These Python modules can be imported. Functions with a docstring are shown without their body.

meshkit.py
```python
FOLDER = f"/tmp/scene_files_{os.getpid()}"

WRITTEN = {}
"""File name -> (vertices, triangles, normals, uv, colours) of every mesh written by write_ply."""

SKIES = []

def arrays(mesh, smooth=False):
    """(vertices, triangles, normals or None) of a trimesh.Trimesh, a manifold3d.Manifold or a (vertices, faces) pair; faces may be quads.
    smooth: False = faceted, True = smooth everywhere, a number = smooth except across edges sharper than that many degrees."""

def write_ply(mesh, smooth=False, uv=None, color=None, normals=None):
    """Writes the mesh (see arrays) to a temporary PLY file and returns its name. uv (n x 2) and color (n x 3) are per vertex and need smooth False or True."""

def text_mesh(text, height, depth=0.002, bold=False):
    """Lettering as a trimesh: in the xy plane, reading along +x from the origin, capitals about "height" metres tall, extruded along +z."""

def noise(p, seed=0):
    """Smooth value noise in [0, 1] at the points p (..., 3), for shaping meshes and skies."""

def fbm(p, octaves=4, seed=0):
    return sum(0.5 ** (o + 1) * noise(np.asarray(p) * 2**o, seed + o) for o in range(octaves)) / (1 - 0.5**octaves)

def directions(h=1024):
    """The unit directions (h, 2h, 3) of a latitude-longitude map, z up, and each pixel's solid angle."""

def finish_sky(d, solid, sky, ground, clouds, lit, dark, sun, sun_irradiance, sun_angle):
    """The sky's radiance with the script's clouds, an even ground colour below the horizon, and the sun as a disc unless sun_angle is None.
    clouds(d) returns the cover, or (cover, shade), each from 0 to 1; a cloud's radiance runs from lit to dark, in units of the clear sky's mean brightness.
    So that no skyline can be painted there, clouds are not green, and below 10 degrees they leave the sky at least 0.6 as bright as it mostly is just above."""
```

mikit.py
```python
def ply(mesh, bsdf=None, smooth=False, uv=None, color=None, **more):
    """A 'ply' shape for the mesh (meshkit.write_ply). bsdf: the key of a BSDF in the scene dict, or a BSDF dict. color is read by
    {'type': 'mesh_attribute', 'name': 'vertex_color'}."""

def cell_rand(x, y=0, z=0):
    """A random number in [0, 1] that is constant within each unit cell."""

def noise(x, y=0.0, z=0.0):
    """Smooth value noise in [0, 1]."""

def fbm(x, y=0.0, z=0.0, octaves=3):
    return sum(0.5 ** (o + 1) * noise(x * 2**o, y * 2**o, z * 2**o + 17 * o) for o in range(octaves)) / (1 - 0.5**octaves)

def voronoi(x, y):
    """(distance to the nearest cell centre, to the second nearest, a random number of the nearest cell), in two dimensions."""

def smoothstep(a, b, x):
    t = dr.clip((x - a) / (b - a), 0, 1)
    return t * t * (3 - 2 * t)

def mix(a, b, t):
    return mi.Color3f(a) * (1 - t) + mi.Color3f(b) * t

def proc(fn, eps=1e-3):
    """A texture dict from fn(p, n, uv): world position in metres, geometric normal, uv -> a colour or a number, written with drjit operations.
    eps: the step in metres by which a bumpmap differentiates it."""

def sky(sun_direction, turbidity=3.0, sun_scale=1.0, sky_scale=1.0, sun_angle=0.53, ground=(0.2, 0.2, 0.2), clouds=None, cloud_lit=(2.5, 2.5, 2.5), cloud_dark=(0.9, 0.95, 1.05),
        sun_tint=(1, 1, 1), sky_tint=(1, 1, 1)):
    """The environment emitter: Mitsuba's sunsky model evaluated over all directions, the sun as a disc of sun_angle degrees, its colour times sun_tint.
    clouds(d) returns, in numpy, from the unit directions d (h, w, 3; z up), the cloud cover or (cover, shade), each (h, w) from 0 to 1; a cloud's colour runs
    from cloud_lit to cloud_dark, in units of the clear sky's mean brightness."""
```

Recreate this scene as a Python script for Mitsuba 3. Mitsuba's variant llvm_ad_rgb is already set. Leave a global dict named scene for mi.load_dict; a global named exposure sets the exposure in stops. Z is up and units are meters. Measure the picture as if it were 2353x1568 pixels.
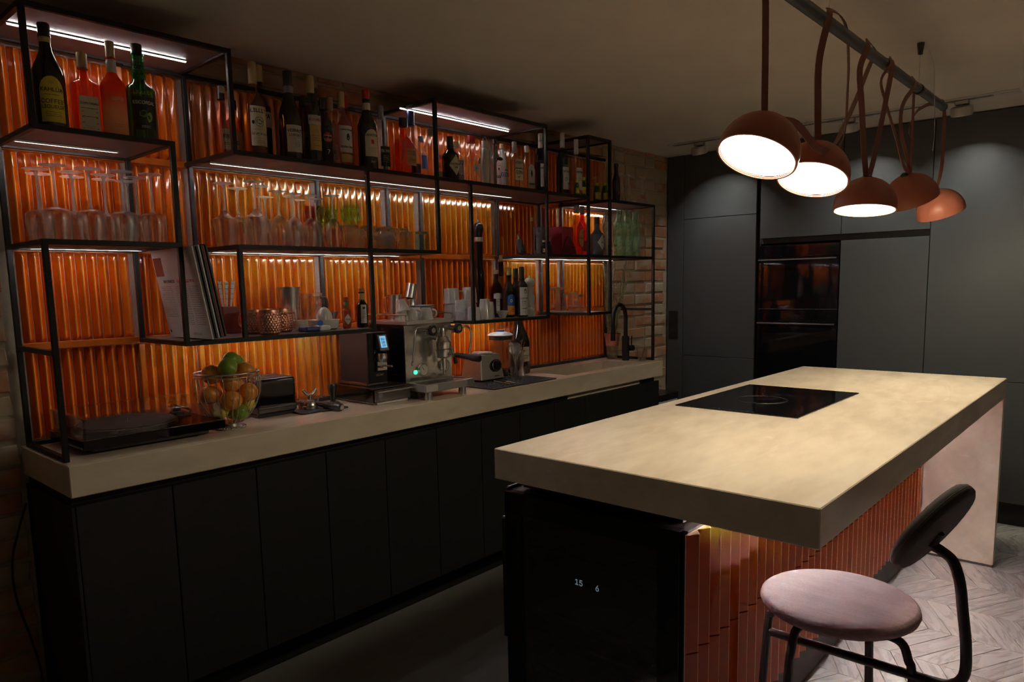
import math, random
import numpy as np, trimesh, mitsuba as mi, mikit, meshkit
import drjit as dr
from mikit import noise, fbm, mix, smoothstep, proc
T = mi.ScalarTransform4f
random.seed(7); RNG = np.random.default_rng(11)
scene, labels = {}, {}
# ------------------------------------------------------------------ camera, exposure, lights
exposure = 0.0
CAM = np.array([-0.6383, -2.6878, 1.4036]); YAW, PITCH, ROLL, FPX = 41.8042, -7.2517, -1.1581, 1653.47
_y, _p, _r = np.radians([YAW, PITCH, ROLL])
_fw = np.array([np.cos(_y)*np.cos(_p), np.sin(_y)*np.cos(_p), np.sin(_p)]); _rt = np.array([np.sin(_y), -np.cos(_y), 0]); _up = np.cross(_rt, _fw)
_up = -_rt*np.sin(_r) + _up*np.cos(_r)
scene['camera'] = {'type': 'perspective', 'fov': float(2*np.degrees(np.arctan(1176.5/FPX))), 'fov_axis': 'x', 'near_clip': 0.02, 'far_clip': 60.0,
    'principal_point_offset_y': -81.07/1568, 'to_world': T().look_at(origin=CAM.tolist(), target=(CAM+_fw).tolist(), up=_up.tolist())}
PENDANT, LED_LID, LED_SHELF, LED_ISLAND, SPOT = 66.0, 80.0, 210.0, 330.0, 1.15     # radiance of the lamp discs and strips, intensity of the track spots
WARM, COOL, PINK = np.array([1.0, .87, .63]), np.array([1.0, .93, .88]), np.array([1.0, .80, .74])
def emit(c, s): return {'type': 'area', 'radiance': {'type': 'rgb', 'value': [float(v*s) for v in c]}}

# ------------------------------------------------------------------ materials
def rgb(*c): return {'type': 'rgb', 'value': [float(v) for v in c]}
def mat(name, **kw): scene[name] = kw; return name
def two(name, d): scene[name] = {'type': 'twosided', 'bsdf': d}; return name
def pr(name, col, rough=.5, **kw):
    c = proc(col) if callable(col) else rgb(*col)
    return two(name, {'type': 'principled', 'base_color': c, 'roughness': rough, **kw})
def metal(name, col, rough):
    return two(name, {'type': 'roughconductor', 'material': 'none', 'specular_reflectance': rgb(*col), 'alpha': rough, 'distribution': 'ggx'})
def thin(name, *c):
    scene[name] = {'type': 'thindielectric', 'int_ior': 1.5, 'specular_transmittance': rgb(*c)}; return name

def stone_c(p, n, uv):
    s = fbm(p.x*3.1 + p.y*1.3, p.y*9.0 - p.x*2.2, p.z*6.0, octaves=4); f = fbm(p.x*12.0, p.y*40.0, p.z*30.0, octaves=3)
    v = dr.abs(noise(p.x*1.3 + .5*s, p.y*3.1 - p.x*.7, p.z*3.0 + 9) - .5)
    c = mix((.56, .46, .35), (.65, .55, .43), smoothstep(.25, .75, s))
    c = mix(c, (.70, .62, .50), smoothstep(.012, .0, v)*.45*smoothstep(.35, .7, f))
    return c*(.92 + .16*f)
def brick_c(a, b):
    def fn(p, n, uv):
        s = fbm(p.x*24, p.y*24, p.z*24, octaves=3); d = smoothstep(.45, .75, fbm(p.x*9+4, p.y*9, p.z*13, octaves=3))
        return mix(mix(a, b, s), (.40, .34, .26), d*.75)
    return fn
def tile_c(a, b):
    def fn(p, n, uv):
        s = fbm(p.x*22, p.y*22, p.z*9, octaves=3)
        return mix(a, b, smoothstep(.2, .8, s))
    return fn
def plank_c(a, b, ang):
    ca, sa = math.cos(ang), math.sin(ang)
    def fn(p, n, uv):
        u, v = p.x*ca + p.y*sa, -p.x*sa + p.y*ca
        cell = mikit.cell_rand(dr.floor(p.x*3.5), dr.floor(p.y*12.2))
        g = fbm(u*5.0 + cell*3, v*44.0 + 3.0*noise(u*4.5, v*9.0), .0, octaves=3)
        l = smoothstep(.42, .5, g)*smoothstep(.6, .52, g)
        return mix(a, b, g)*(1 - .22*l)
    return fn
def fabric_c(p, n, uv):
    s = noise(p.x*700, p.y*700, p.z*700); t = fbm(p.x*34, p.y*16, p.z*30, octaves=3); w = noise(p.x*260, p.y*20, p.z*40)
    return mix((.13, .072, .085), (.36, .24, .265), .45*s + .35*t + .2*w)
def steel_c(p, n, uv): return mix((.50, .48, .45), (.66, .63, .59), noise(p.x*2, p.y*2, p.z*300))
def ceil_c(p, n, uv): return mi.Color3f(.70, .64, .55)*(.95 + .1*fbm(p.x*5, p.y*5, 0.0, octaves=3))
def peach_c(p, n, uv): return mix((.85, .58, .34), (.75, .10, .02), smoothstep(1.93, 2.02, p.z))

pr('black_metal', (.009, .009, .0095), .45, specular=.2); pr('board', (.095, .074, .072), .5, specular=.4)
pr('cabinet_paint', (.013, .014, .0135), .5, specular=.25); pr('shadow_black', (.004, .004, .004), .6)
pr('stone', stone_c, .26, specular=.5); pr('tall_paint', (.043, .048, .050), .46, specular=.4)
for i, (a, b) in enumerate([((.52, .105, .006), (.66, .17, .012)), ((.45, .085, .005), (.60, .14, .009)), ((.58, .13, .008), (.70, .20, .016))]):
    pr('glaze%d' % i, tile_c(a, b), .16, specular=.6, clearcoat=1.0, clearcoat_gloss=.92)
pr('glaze_deep', tile_c((.34, .045, .004), (.48, .085, .006)), .14, specular=.6, clearcoat=1.0, clearcoat_gloss=.93)
pr('ledge_glaze', tile_c((.50, .095, .006), (.58, .125, .012)), .3, specular=.35)
pr('grout', (.50, .38, .33), .8)
pr('brick0', brick_c((.30, .12, .06), (.42, .20, .11)), .9); pr('brick1', brick_c((.34, .17, .09), (.44, .27, .16)), .9); pr('brick2', brick_c((.36, .27, .18), (.43, .33, .22)), .9)
pr('mortar', lambda p, n, uv: mix((.26, .22, .16), (.44, .38, .28), fbm(p.x*30, p.y*30, p.z*30, octaves=3)), .95)
pr('plaster', ceil_c, .9); pr('wall_dark', (.16, .14, .12), .9)
for i, (a, b) in enumerate([((.33, .325, .315), (.44, .435, .425)), ((.27, .27, .27), (.37, .37, .37)), ((.40, .385, .365), (.50, .485, .465))]):
    for s in (0, 1): pr('plank%d%d' % (i, s), plank_c(a, b, math.atan(.53)*(1 if s else -1)), .42, specular=.4)
pr('floor_joint', (.13, .125, .12), .9)
pr('terracotta', (.33, .105, .060), .42, specular=.3); pr('leather', (.15, .055, .036), .6); pr('rod_paint', (.045, .052, .054), .45)
pr('white_paint', (.62, .60, .56), .4); pr('ceramic', (.66, .655, .64), .12, clearcoat=.6); pr('white_plastic', (.66, .65, .62), .35)
pr('black_gloss', (.003, .003, .0035), .05, specular=.5); pr('black_plastic', (.010, .010, .010), .28); pr('rubber', (.014, .014, .014), .75)
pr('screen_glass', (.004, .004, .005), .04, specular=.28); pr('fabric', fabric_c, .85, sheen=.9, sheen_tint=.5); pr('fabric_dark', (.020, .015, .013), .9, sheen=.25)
metal('chrome', (.78, .77, .75), .05); metal('steel', (.60, .58, .55), .2); metal('copper', (.82, .42, .30), .12); metal('brass', (.72, .55, .30), .18); metal('gold_foil', (.62, .48, .24), .3)
metal('dark_chrome', (.20, .20, .20), .08)
scene['glass'] = {'type': 'dielectric', 'int_ior': 1.5}
scene['clear'] = {'type': 'thindielectric', 'int_ior': 1.5, 'specular_transmittance': rgb(.97, .97, .96)}
def sparkle(name, w, alpha, t, refl=(.95, .95, .95)): scene[name] = {'type': 'blendbsdf', 'weight': w, 'a': {'type': 'thindielectric', 'int_ior': 1.5, 'specular_transmittance': rgb(*t)}, 'b': {'type': 'twosided', 'bsdf': {'type': 'roughconductor', 'material': 'none', 'specular_reflectance': rgb(*refl), 'alpha': alpha}}}
sparkle('bowl', .07, .10, (.98, .98, .98)); 
scene['stem_glass'] = {'type': 'blendbsdf', 'weight': .22, 'a': {'type': 'thindielectric', 'int_ior': 1.5, 'specular_transmittance': rgb(.98, .98, .98)}, 'b': {'type': 'principledthin', 'base_color': rgb(.9, .89, .88), 'roughness': .25, 'diff_trans': 1.3, 'spec_trans': 0.0}}
scene['milk_bowl'] = {'type': 'blendbsdf', 'weight': .075, 'a': {'type': 'thindielectric', 'int_ior': 1.5, 'specular_transmittance': rgb(.98, .98, .98)}, 'b': {'type': 'principledthin', 'base_color': rgb(.85, .85, .86), 'roughness': .12, 'diff_trans': .9, 'spec_trans': 0.0}}
thin('amber', .62, .22, .045); thin('honey', .85, .47, .12); thin('rose', .90, .52, .42); thin('ruby', .62, .02, .05); thin('leaf_green', .06, .50, .16)
thin('sea_green', .66, .90, .80); thin('cut_green', .35, .75, .10); thin('cut_red', .40, .03, .04); thin('cobalt', .03, .05, .34); thin('straw_glass', .93, .90, .70); thin('smoke', .25, .24, .24); thin('smoke_thin', .90, .88, .88); thin('wine_dark', .10, .018, .012); thin('oil', .55, .45, .06)
thin('olive', .13, .12, .03); thin('bottle_green', .03, .20, .08)
pr('dark_glass', (.006, .005, .0045), .06); pr('frosted', (.62, .62, .60), .35, specular=.4)
scene['peach'] = {'type': 'principledthin', 'base_color': proc(peach_c), 'roughness': .25, 'diff_trans': 1.3, 'spec_trans': 0.0}
scene['leaf'] = {'type': 'principledthin', 'base_color': rgb(.26, .34, .16), 'roughness': .5, 'diff_trans': .7, 'spec_trans': 0.0}
scene['leaf_pale'] = {'type': 'principledthin', 'base_color': rgb(.40, .46, .30), 'roughness': .5, 'diff_trans': .7, 'spec_trans': 0.0}
pr('stem_brown', (.20, .17, .08), .8); pr('pot_clay', (.42, .15, .09), .55)
pr('cream', (.60, .54, .40), .6); pr('paper', (.62, .60, .56), .6); pr('yellow_label', (.60, .47, .04), .6); pr('ochre_label', (.52, .36, .12), .6); pr('ink', (.012, .012, .012), .6); pr('brown_ink', (.10, .04, .015), .6)
pr('red_ink', (.45, .02, .02), .55); pr('black_label', (.010, .010, .011), .5); pr('white_ink', (.66, .66, .64), .55); pr('kraft', (.42, .24, .12), .7); pr('blue_ink', (.02, .10, .38), .5); pr('green_ink', (.05, .16, .05), .6)
pr('tan_cap', (.42, .31, .15), .45); pr('cork', (.50, .34, .19), .85); pr('black_cap', (.010, .010, .010), .35); pr('red_cap', (.42, .02, .02), .4); pr('white_cap', (.62, .61, .58), .4); pr('yellow_cap', (.62, .55, .04), .4); pr('grey_cap', (.18, .18, .18), .4); pr('blue_cap', (.02, .03, .12), .4)
pr('lime_green', lambda p, n, uv: mix((.09, .19, .015), (.25, .36, .04), fbm(p.x*18, p.y*18, p.z*18, octaves=2)), .35)
pr('orange_peel', lambda p, n, uv: mix((.68, .24, .03), (.78, .33, .06), fbm(p.x*60, p.y*60, p.z*60, octaves=2)), .38); pr('lemon_peel', (.74, .58, .08), .38)
pr('hot_sauce', (.42, .06, .02), .2); pr('dark_sauce', (.010, .005, .003), .12); pr('wax', (.66, .64, .60), .6); pr('book_dark', (.014, .013, .013), .5); pr('sleeve_red', (.16, .03, .025), .5); pr('crimson', (.30, .022, .05), .5); pr('crimson_dark', (.11, .010, .02), .5)
pr('slate', (.055, .057, .062), .5); pr('bag_white', (.58, .60, .62), .5); pr('dial', (.55, .54, .48), .5); pr('pepper_yellow', (.60, .50, .10), .5)

# ------------------------------------------------------------------ mesh helpers
cat = trimesh.util.concatenate
def box(x0, x1, y0, y1, z0, z1, c=.0015):
    m = np.array([[x0, y0, z0], [x1, y1, z1]], float); lo, hi = m.min(0), m.max(0); c = min(c, .45*float((hi-lo).min()))
    if c <= 0: return trimesh.creation.box(bounds=[lo, hi])
    pts = []
    for sx in (0, 1):
        for sy in (0, 1):
            for sz in (0, 1):
                k = np.where([sx, sy, sz], hi, lo); d = np.where([sx, sy, sz], -c, c)
                for a in range(3):
                    q = k + d; q[a] = k[a]; pts.append(q)
    return trimesh.convex.convex_hull(np.array(pts))
def rbox(x0, x1, y0, y1, z0, z1, r, n=5):
    """a box with rounded vertical-and-horizontal edges: hull of eight small spheres"""
    s = trimesh.creation.uv_sphere(r, count=[n*2, n*4]).vertices
    return trimesh.convex.convex_hull(np.vstack([s + [x, y, z] for x in (x0+r, x1-r) for y in (y0+r, y1-r) for z in (z0+r, z1-r)]))
def vbox(x0, x1, y0, y1, z0, z1, r, n=6):
    """a box with rounded vertical edges only"""
    a = np.linspace(0, 2*np.pi, 4*n, endpoint=False)
    c = np.array([[x + r*math.cos(t), y + r*math.sin(t)] for x in (x0+r, x1-r) for y in (y0+r, y1-r) for t in a])
    return trimesh.convex.convex_hull(np.vstack([np.c_[c, np.full(len(c), z)] for z in (z0, z1)]))
def spline(pts, n=8):
    p = np.asarray(pts, float)
    if len(p) < 3: return p
    q = np.vstack([2*p[0]-p[1], p, 2*p[-1]-p[-2]]); out = []
    for i in range(1, len(q)-2):
        for t in np.linspace(0, 1, n, endpoint=False):
            a, b, c, d = q[i-1], q[i], q[i+1], q[i+2]
            out.append(.5*((2*b) + (-a+c)*t + (2*a-5*b+4*c-d)*t*t + (-a+3*b-3*c+d)*t**3))
    return np.array(out + [p[-1]])
def sweep(pts, sec, up=(0, 0, 1), closed=False):
    """the closed 2-D section sec swept along pts; its first axis lies across, its second along up as far as possible"""
    p = np.asarray(pts, float); k, m = len(p), len(sec); sec = np.asarray(sec, float)
    t = np.gradient(p, axis=0) if not closed else np.roll(p, -1, 0) - np.roll(p, 1, 0)
    t /= np.linalg.norm(t, axis=1, keepdims=True) + 1e-12
    u = np.asarray(up, float); n = u - t[0]*(u@t[0])
    if np.linalg.norm(n) < .05: u = np.array([1., 0, 0]); n = u - t[0]*(u@t[0])
    V = []
    for i in range(k):
        n = n - t[i]*(n@t[i]); n /= np.linalg.norm(n) + 1e-12; s = np.cross(t[i], n)
        V.append(p[i] + sec[:, :1]*s + sec[:, 1:]*n)
    V = np.vstack(V); F = []
    for i in range(k if closed else k-1):
        i2 = (i+1) % k
        for j in range(m):
            a, b, c, d = i*m+j, i*m+(j+1) % m, i2*m+(j+1) % m, i2*m+j
            F += [[a, b, c], [a, c, d]]
    if not closed:
        for j in range(1, m-1): F += [[0, j+1, j], [(k-1)*m, (k-1)*m+j, (k-1)*m+j+1]]
    m_ = trimesh.Trimesh(V, F, process=False)
    if m_.volume < 0: m_.invert()
    return m_
def circ(r, n=10): a = np.arange(n)*2*np.pi/n; return np.c_[r*np.cos(a), r*np.sin(a)]
def tube(pts, r, n=10, closed=False, up=(0, 0, 1)): return sweep(pts, circ(r, n), up, closed)
def ribbon(pts, w, th, up): return sweep(pts, [[-w/2, -th/2], [w/2, -th/2], [w/2, th/2], [-w/2, th/2]], up)
def cyl(p0, p1, r, n=20): return tube([p0, p1], r, n)
def ring(c, R, r, n=36, k=8, axis='z'):
    a = np.arange(n)*2*np.pi/n; q = {'z': np.c_[np.cos(a), np.sin(a), 0*a], 'y': np.c_[np.cos(a), 0*a, np.sin(a)], 'x': np.c_[0*a, np.cos(a), np.sin(a)]}[axis]
    return tube(np.asarray(c) + R*q, r, k, closed=True, up={'z': (0, 0, 1), 'y': (0, 1, 0), 'x': (1, 0, 0)}[axis])
def lathe(prof, n=32, at=(0, 0, 0), sq=None, closed=False, ex=1.0, ey=1.0):
    """profile of (r, z) round the z axis; sq: exponent per point of the superellipse section (2 round, 8 square)"""
    P = [(float(r), float(z)) for r, z in prof]; th = np.arange(n)*2*np.pi/n; V, F, idx = [], [], []
    for k, (r, z) in enumerate(P):
        if r < 1e-7: idx.append([len(V)]*n); V.append([0, 0, z]); continue
        e = sq[k] if sq is not None else 2
        c, s = np.cos(th), np.sin(th); f = 1/(np.abs(c)**e + np.abs(s)**e)**(1/e)
        idx.append(list(range(len(V), len(V)+n))); V += [[r*f[j]*c[j]*ex, r*f[j]*s[j]*ey, z] for j in range(n)]
    L = len(P)
    for i in range(L if closed else L-1):
        a, b = idx[i], idx[(i+1) % L]
        for j in range(n):
            j2 = (j+1) % n
            if a[j] != a[j2]: F.append([a[j], a[j2], b[j2]])
            if b[j] != b[j2]: F.append([a[j], b[j2], b[j]])
    m = trimesh.Trimesh(np.array(V, float) + np.asarray(at, float), F, process=False)
    return m
def prism(poly, z0, z1):
    """convex or simple polygon (x, y) extruded along z"""
    from shapely.geometry import Polygon
    m = trimesh.creation.extrude_polygon(Polygon(poly), z1-z0, engine='earcut'); m.apply_translation([0, 0, z0]); return m
def tf(m, M): m = m.copy(); m.apply_transform(M); return m
def mv(m, *d): m = m.copy(); m.apply_translation(d); return m
def rot(m, deg, axis, point=(0, 0, 0)): return tf(m, trimesh.transformations.rotation_matrix(np.radians(deg), axis, point))
def aim(m, o, d, roll=0):
    """takes the mesh's +z to direction d and its origin to o"""
    d = np.asarray(d, float)/np.linalg.norm(d); M = trimesh.geometry.align_vectors([0, 0, 1], d); M = M @ trimesh.transformations.rotation_matrix(roll, [0, 0, 1]); M[:3, 3] = o
    return tf(m, M)
def text(s, h, depth=.0006, bold=True):
    m = meshkit.text_mesh(s, h, depth, bold=bold); b = m.bounds; m.apply_translation([-(b[0, 0]+b[1, 0])/2, -h/2, 0]); return m
def fit(m, w):
    b = m.bounds; k = w/(b[1, 0]-b[0, 0])
    if k < 1: m.apply_scale([k, k, 1])
    return m
def bend(m, r, az, x, y, z):
    v = m.vertices; a = np.radians(az) + v[:, 0]/r; R = r + v[:, 2]
    return trimesh.Trimesh(np.c_[x + R*np.cos(a), y + R*np.sin(a), z + v[:, 1]], m.faces, process=False)
def flat(m, az, o):
    a = np.radians(az); v = m.vertices; rt = np.array([-math.sin(a), math.cos(a), 0]); out = np.array([math.cos(a), math.sin(a), 0])
    return trimesh.Trimesh(np.asarray(o) + v[:, :1]*rt + v[:, 1:2]*np.array([0, 0, 1.]) + v[:, 2:]*out, m.faces, process=False)
def patch(w, h, th=.0005, n=12, shape=None):
    """a flat label, w by h, in the xy plane with its face at +z; shape: polygon in units of w and h"""
    if shape is None:
        xs = np.linspace(-w/2, w/2, n+1); poly = [(x, -h/2) for x in xs] + [(x, h/2) for x in xs[::-1]]
        V = [[x, y, z] for z in (0, th) for x in xs for y in (-h/2, h/2)]; F = []; k = 2*(n+1)
        for i in range(n):
            a, b, c, d = 2*i, 2*i+1, 2*i+3, 2*i+2
            F += [[a, b, c], [a, c, d], [k+a, k+c, k+b], [k+a, k+d, k+c], [a, d, k+d], [a, k+d, k+a], [b, k+b, k+c], [b, k+c, c]]
        F += [[0, k, k+1], [0, k+1, 1], [k-2, k-1, 2*k-1], [k-2, 2*k-1, 2*k-2]]
        return trimesh.Trimesh(V, F, process=False)
    return prism([(x*w, y*h) for x, y in shape], 0, th)
ARCH = [(-.5, -.5), (.5, -.5), (.5, .18)] + [(.5*math.cos(t), .18 + .32*math.sin(t)) for t in np.linspace(.2, 2.94, 11)] + [(-.5, .18)]
DIAMOND = [(-.5, 0), (-.25, -.25), (0, -.5), (.25, -.25), (.5, 0), (.25, .25), (0, .5), (-.25, .25)]
OVAL = [(.5*math.cos(t), .5*math.sin(t)) for t in np.linspace(0, 2*np.pi, 22, endpoint=False)]

# ------------------------------------------------------------------ scene helpers
used = set()
def num(key):
    if key not in used: used.add(key); return key
    i = 1
    while '%s_%03d' % (key, i) in used: i += 1
    k = '%s_%03d' % (key, i); used.add(k); return k
def thing(name, label, category, group=None):
    k = num(name); labels[k] = {'label': label, 'category': category}
    if group: labels[k]['group'] = group
    return k
def part(parent, name, mesh, m, smooth=False, label=None, kind=None, **extra):
    k = num(parent + '__' + name); scene[k] = mikit.ply(mesh, m, smooth=smooth, **extra)
    if label or kind: labels[k] = {a: b for a, b in (('label', label), ('kind', kind)) if b}
    return k
def share(parent, name, d, M=None, kind=None):
    k = num(parent + '__' + name); scene[k] = {**d, 'to_world': M} if M is not None else dict(d)
    if kind: labels[k] = {'kind': kind}
    return k
def solo(name, label, category, mesh, m, smooth=False, group=None, **extra):
    k = thing(name, label, category, group); scene[k] = mikit.ply(mesh, m, smooth=smooth, **extra); return k
def struct(name, mesh, m, smooth=False, label=None):
    k = num(name); labels[k] = {'kind': 'structure'}
    if label: labels[k]['label'] = label
    if mesh is not None: scene[k] = mikit.ply(mesh, m, smooth=smooth)
    return k
def tr(x, y, z, rz=0, s=1.0): return T().translate([x, y, z]).rotate([0, 0, 1], rz).scale(s)
# ------------------------------------------------------------------ the setting
CEIL, HC, SLAB, D, X1, LX = 2.288, .92, .0927, .4376, 3.28, 4.097
struct('floor', box(-2.5, 4.7, -4.6, .3, -.2, -.006, 0), 'floor_joint')
RW, PT, DY = .285, .082, .151                                     # chevron: row width, plank pitch, drop across a row
def plank_mesh(up):
    g = .0011; s = DY if up else -DY
    P = np.array([(g, g), (RW-g, g+s), (RW-g, PT-g+s), (g, PT-g)]); c = .001
    top = np.array([(P[0]+[c, c]), P[1]+[-c, c], P[2]+[-c, -c], P[3]+[c, -c]])
    return trimesh.convex.convex_hull(np.vstack([np.c_[P, np.full(4, -.012)], np.c_[P, np.full(4, -.001)], np.c_[top, np.zeros(4)]]))
PM = [plank_mesh(0), plank_mesh(1)]; PD = {(i, s): mikit.ply(PM[s], 'plank%d%d' % (i, s)) for i in range(3) for s in (0, 1)}
rest = {(i, s): [] for i in range(3) for s in (0, 1)}
for r in range(-16, 10):
    x = 1.93 + RW*r; s = int(r % 2 == 0)
    for k in range(-58, 6):
        y = -2.014 + PT*k + (0 if s else DY); yc = y + (DY if s else -DY)/2; xc = x + RW/2
        if xc > 4.25 or xc < -2.5 or yc < -4.6 or yc > .2: continue
        i = int(RNG.choice([0, 1, 2], p=[.45, .27, .28]))
        if (1.45 < xc < 4.1 and -2.95 < yc < -1.86) or (.15 < xc < 3.4 and -1.22 < yc < -.24): share('floor', 'plank', PD[i, s], tr(x, y, 0))
        else: rest[i, s].append(mv(PM[s], x, y, 0))
for (i, s), ms in rest.items():
    if ms: part('floor', 'far_planks', cat(ms), 'plank%d%d' % (i, s), kind='stuff')
struct('ceiling', box(-2.5, 4.7, -4.6, .3, CEIL, CEIL+.1, 0), 'plaster')
WB = struct('wall_back', box(-2.5, 4.7, .014, .3, 0, CEIL, 0), 'mortar', label='old brick wall behind the bar, clad in ribbed orange tiles')
struct('wall_left', box(-2.6, -2.5, -4.6, .3, 0, CEIL, 0), 'wall_dark'); struct('wall_front', box(-2.5, 4.7, -4.7, -4.6, 0, CEIL, 0), 'wall_dark'); struct('wall_right', box(4.7, 4.8, -4.6, .3, 0, CEIL, 0), 'wall_dark')
def brick(x0, x1, z0, z1, proud):
    j = lambda a: RNG.uniform(-a, a)
    c = .006
    B = np.array([(x0+j(.006), z0+j(.004)), (x1+j(.006), z0+j(.004)), (x1+j(.006), z1+j(.004)), (x0+j(.006), z1+j(.004))])
    ctr = B.mean(0); f = B + (ctr-B)*np.array([.05, .12])
    m = np.vstack([np.c_[B[:, 0], np.full(4, .03), B[:, 1]], np.c_[B[:, 0], np.full(4, .014-proud*.4), B[:, 1]], np.c_[f[:, 0], .014 - proud + RNG.uniform(-.002, .002, 4), f[:, 1]], [[ctr[0]+j(.04), .014-proud-.002, ctr[1]+j(.015)]]])
    return trimesh.convex.convex_hull(m)
def bricks(xa, xb, za, zb):
    h, w, row = .078, .262, int(za/.078)
    while row*h < zb:
        x = math.floor(xa/w)*w + (.5*w if row % 2 else 0) - w
        while x < xb:
            ww = w if RNG.random() > .25 else w*.5
            a, b, c, d = max(x+.008, xa), min(x+ww-.008, xb), max(row*h+.007, za), min((row+1)*h-.007, zb)
            if b-a > .03 and d-c > .015: part(WB, 'brick', brick(a, b, c, d, RNG.uniform(.004, .013)), 'brick%d' % RNG.choice([0, 1, 2], p=[.35, .35, .3]))
            x += ww
        row += 1
bricks(3.36, 4.09, .45, 2.286); bricks(-.62, -.01, .05, 2.286); bricks(.0, 3.36, 2.2, 2.286)
# ribbed glazed tiles of the back wall
GL = [(.66, .092, .0035), (.58, .072, .003), (.72, .118, .005)]; VC = {'type': 'mesh_attribute', 'name': 'vertex_color'}
two('glaze_v', {'type': 'principled', 'base_color': VC, 'roughness': .11, 'specular': .38})
BAYS = [.024, .39, .605, 1.14, 1.51, 1.71, 2.25, 2.615, 2.815, 3.325]
ROWS = [(.934, 1.222), (1.250, 1.536), (1.563, 1.847), (1.874, 2.164)]
def rib(p, L, pro=.018, n=11):
    w = p-.003; u = np.array([-.5, -.44, -.3, -.15, -.07, 0, .07, .15, .3, .44, .5]); prof = np.c_[u*w, .012 - np.interp(np.abs(u), [0, .07, .15, .44, .5], [pro, pro*.955, pro*.82, pro*.22, pro*.10])]
    V, F = [], []
    for z, k in ((0, .35), (.012, 1.0), (L-.012, 1.0), (L, .35)): V += [[-w/2, .012, z]] + [[x, .012+(y-.012)*k, z] for x, y in prof] + [[w/2, .012, z]]
    m = n+2
    for i in range(3):
        for j in range(m-1): F += [[i*m+j, i*m+j+1, (i+1)*m+j+1], [i*m+j, (i+1)*m+j+1, (i+1)*m+j]]
    for j in range(1, m-1): F += [[0, j+1, j], [3*m, 3*m+j, 3*m+j+1]]
    return trimesh.Trimesh(V, F, process=False)
def ribply(m, v, hid=False):
    a = GL[v]; t = np.clip((.012 - m.vertices[:, 1] - .0155)/.0025, 0, 1)[:, None]      # the glaze thins to a lighter orange along the ridge
    return mikit.ply(m, 'glaze_v', smooth=True, color=np.array(a)*(1-t) + np.array([.85, .27, .05])*t)
P0 = .0356; RIBS = {(r, v): ribply(rib(P0, ROWS[r][1]-ROWS[r][0]), v) for r in range(4) for v in range(3)}
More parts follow.
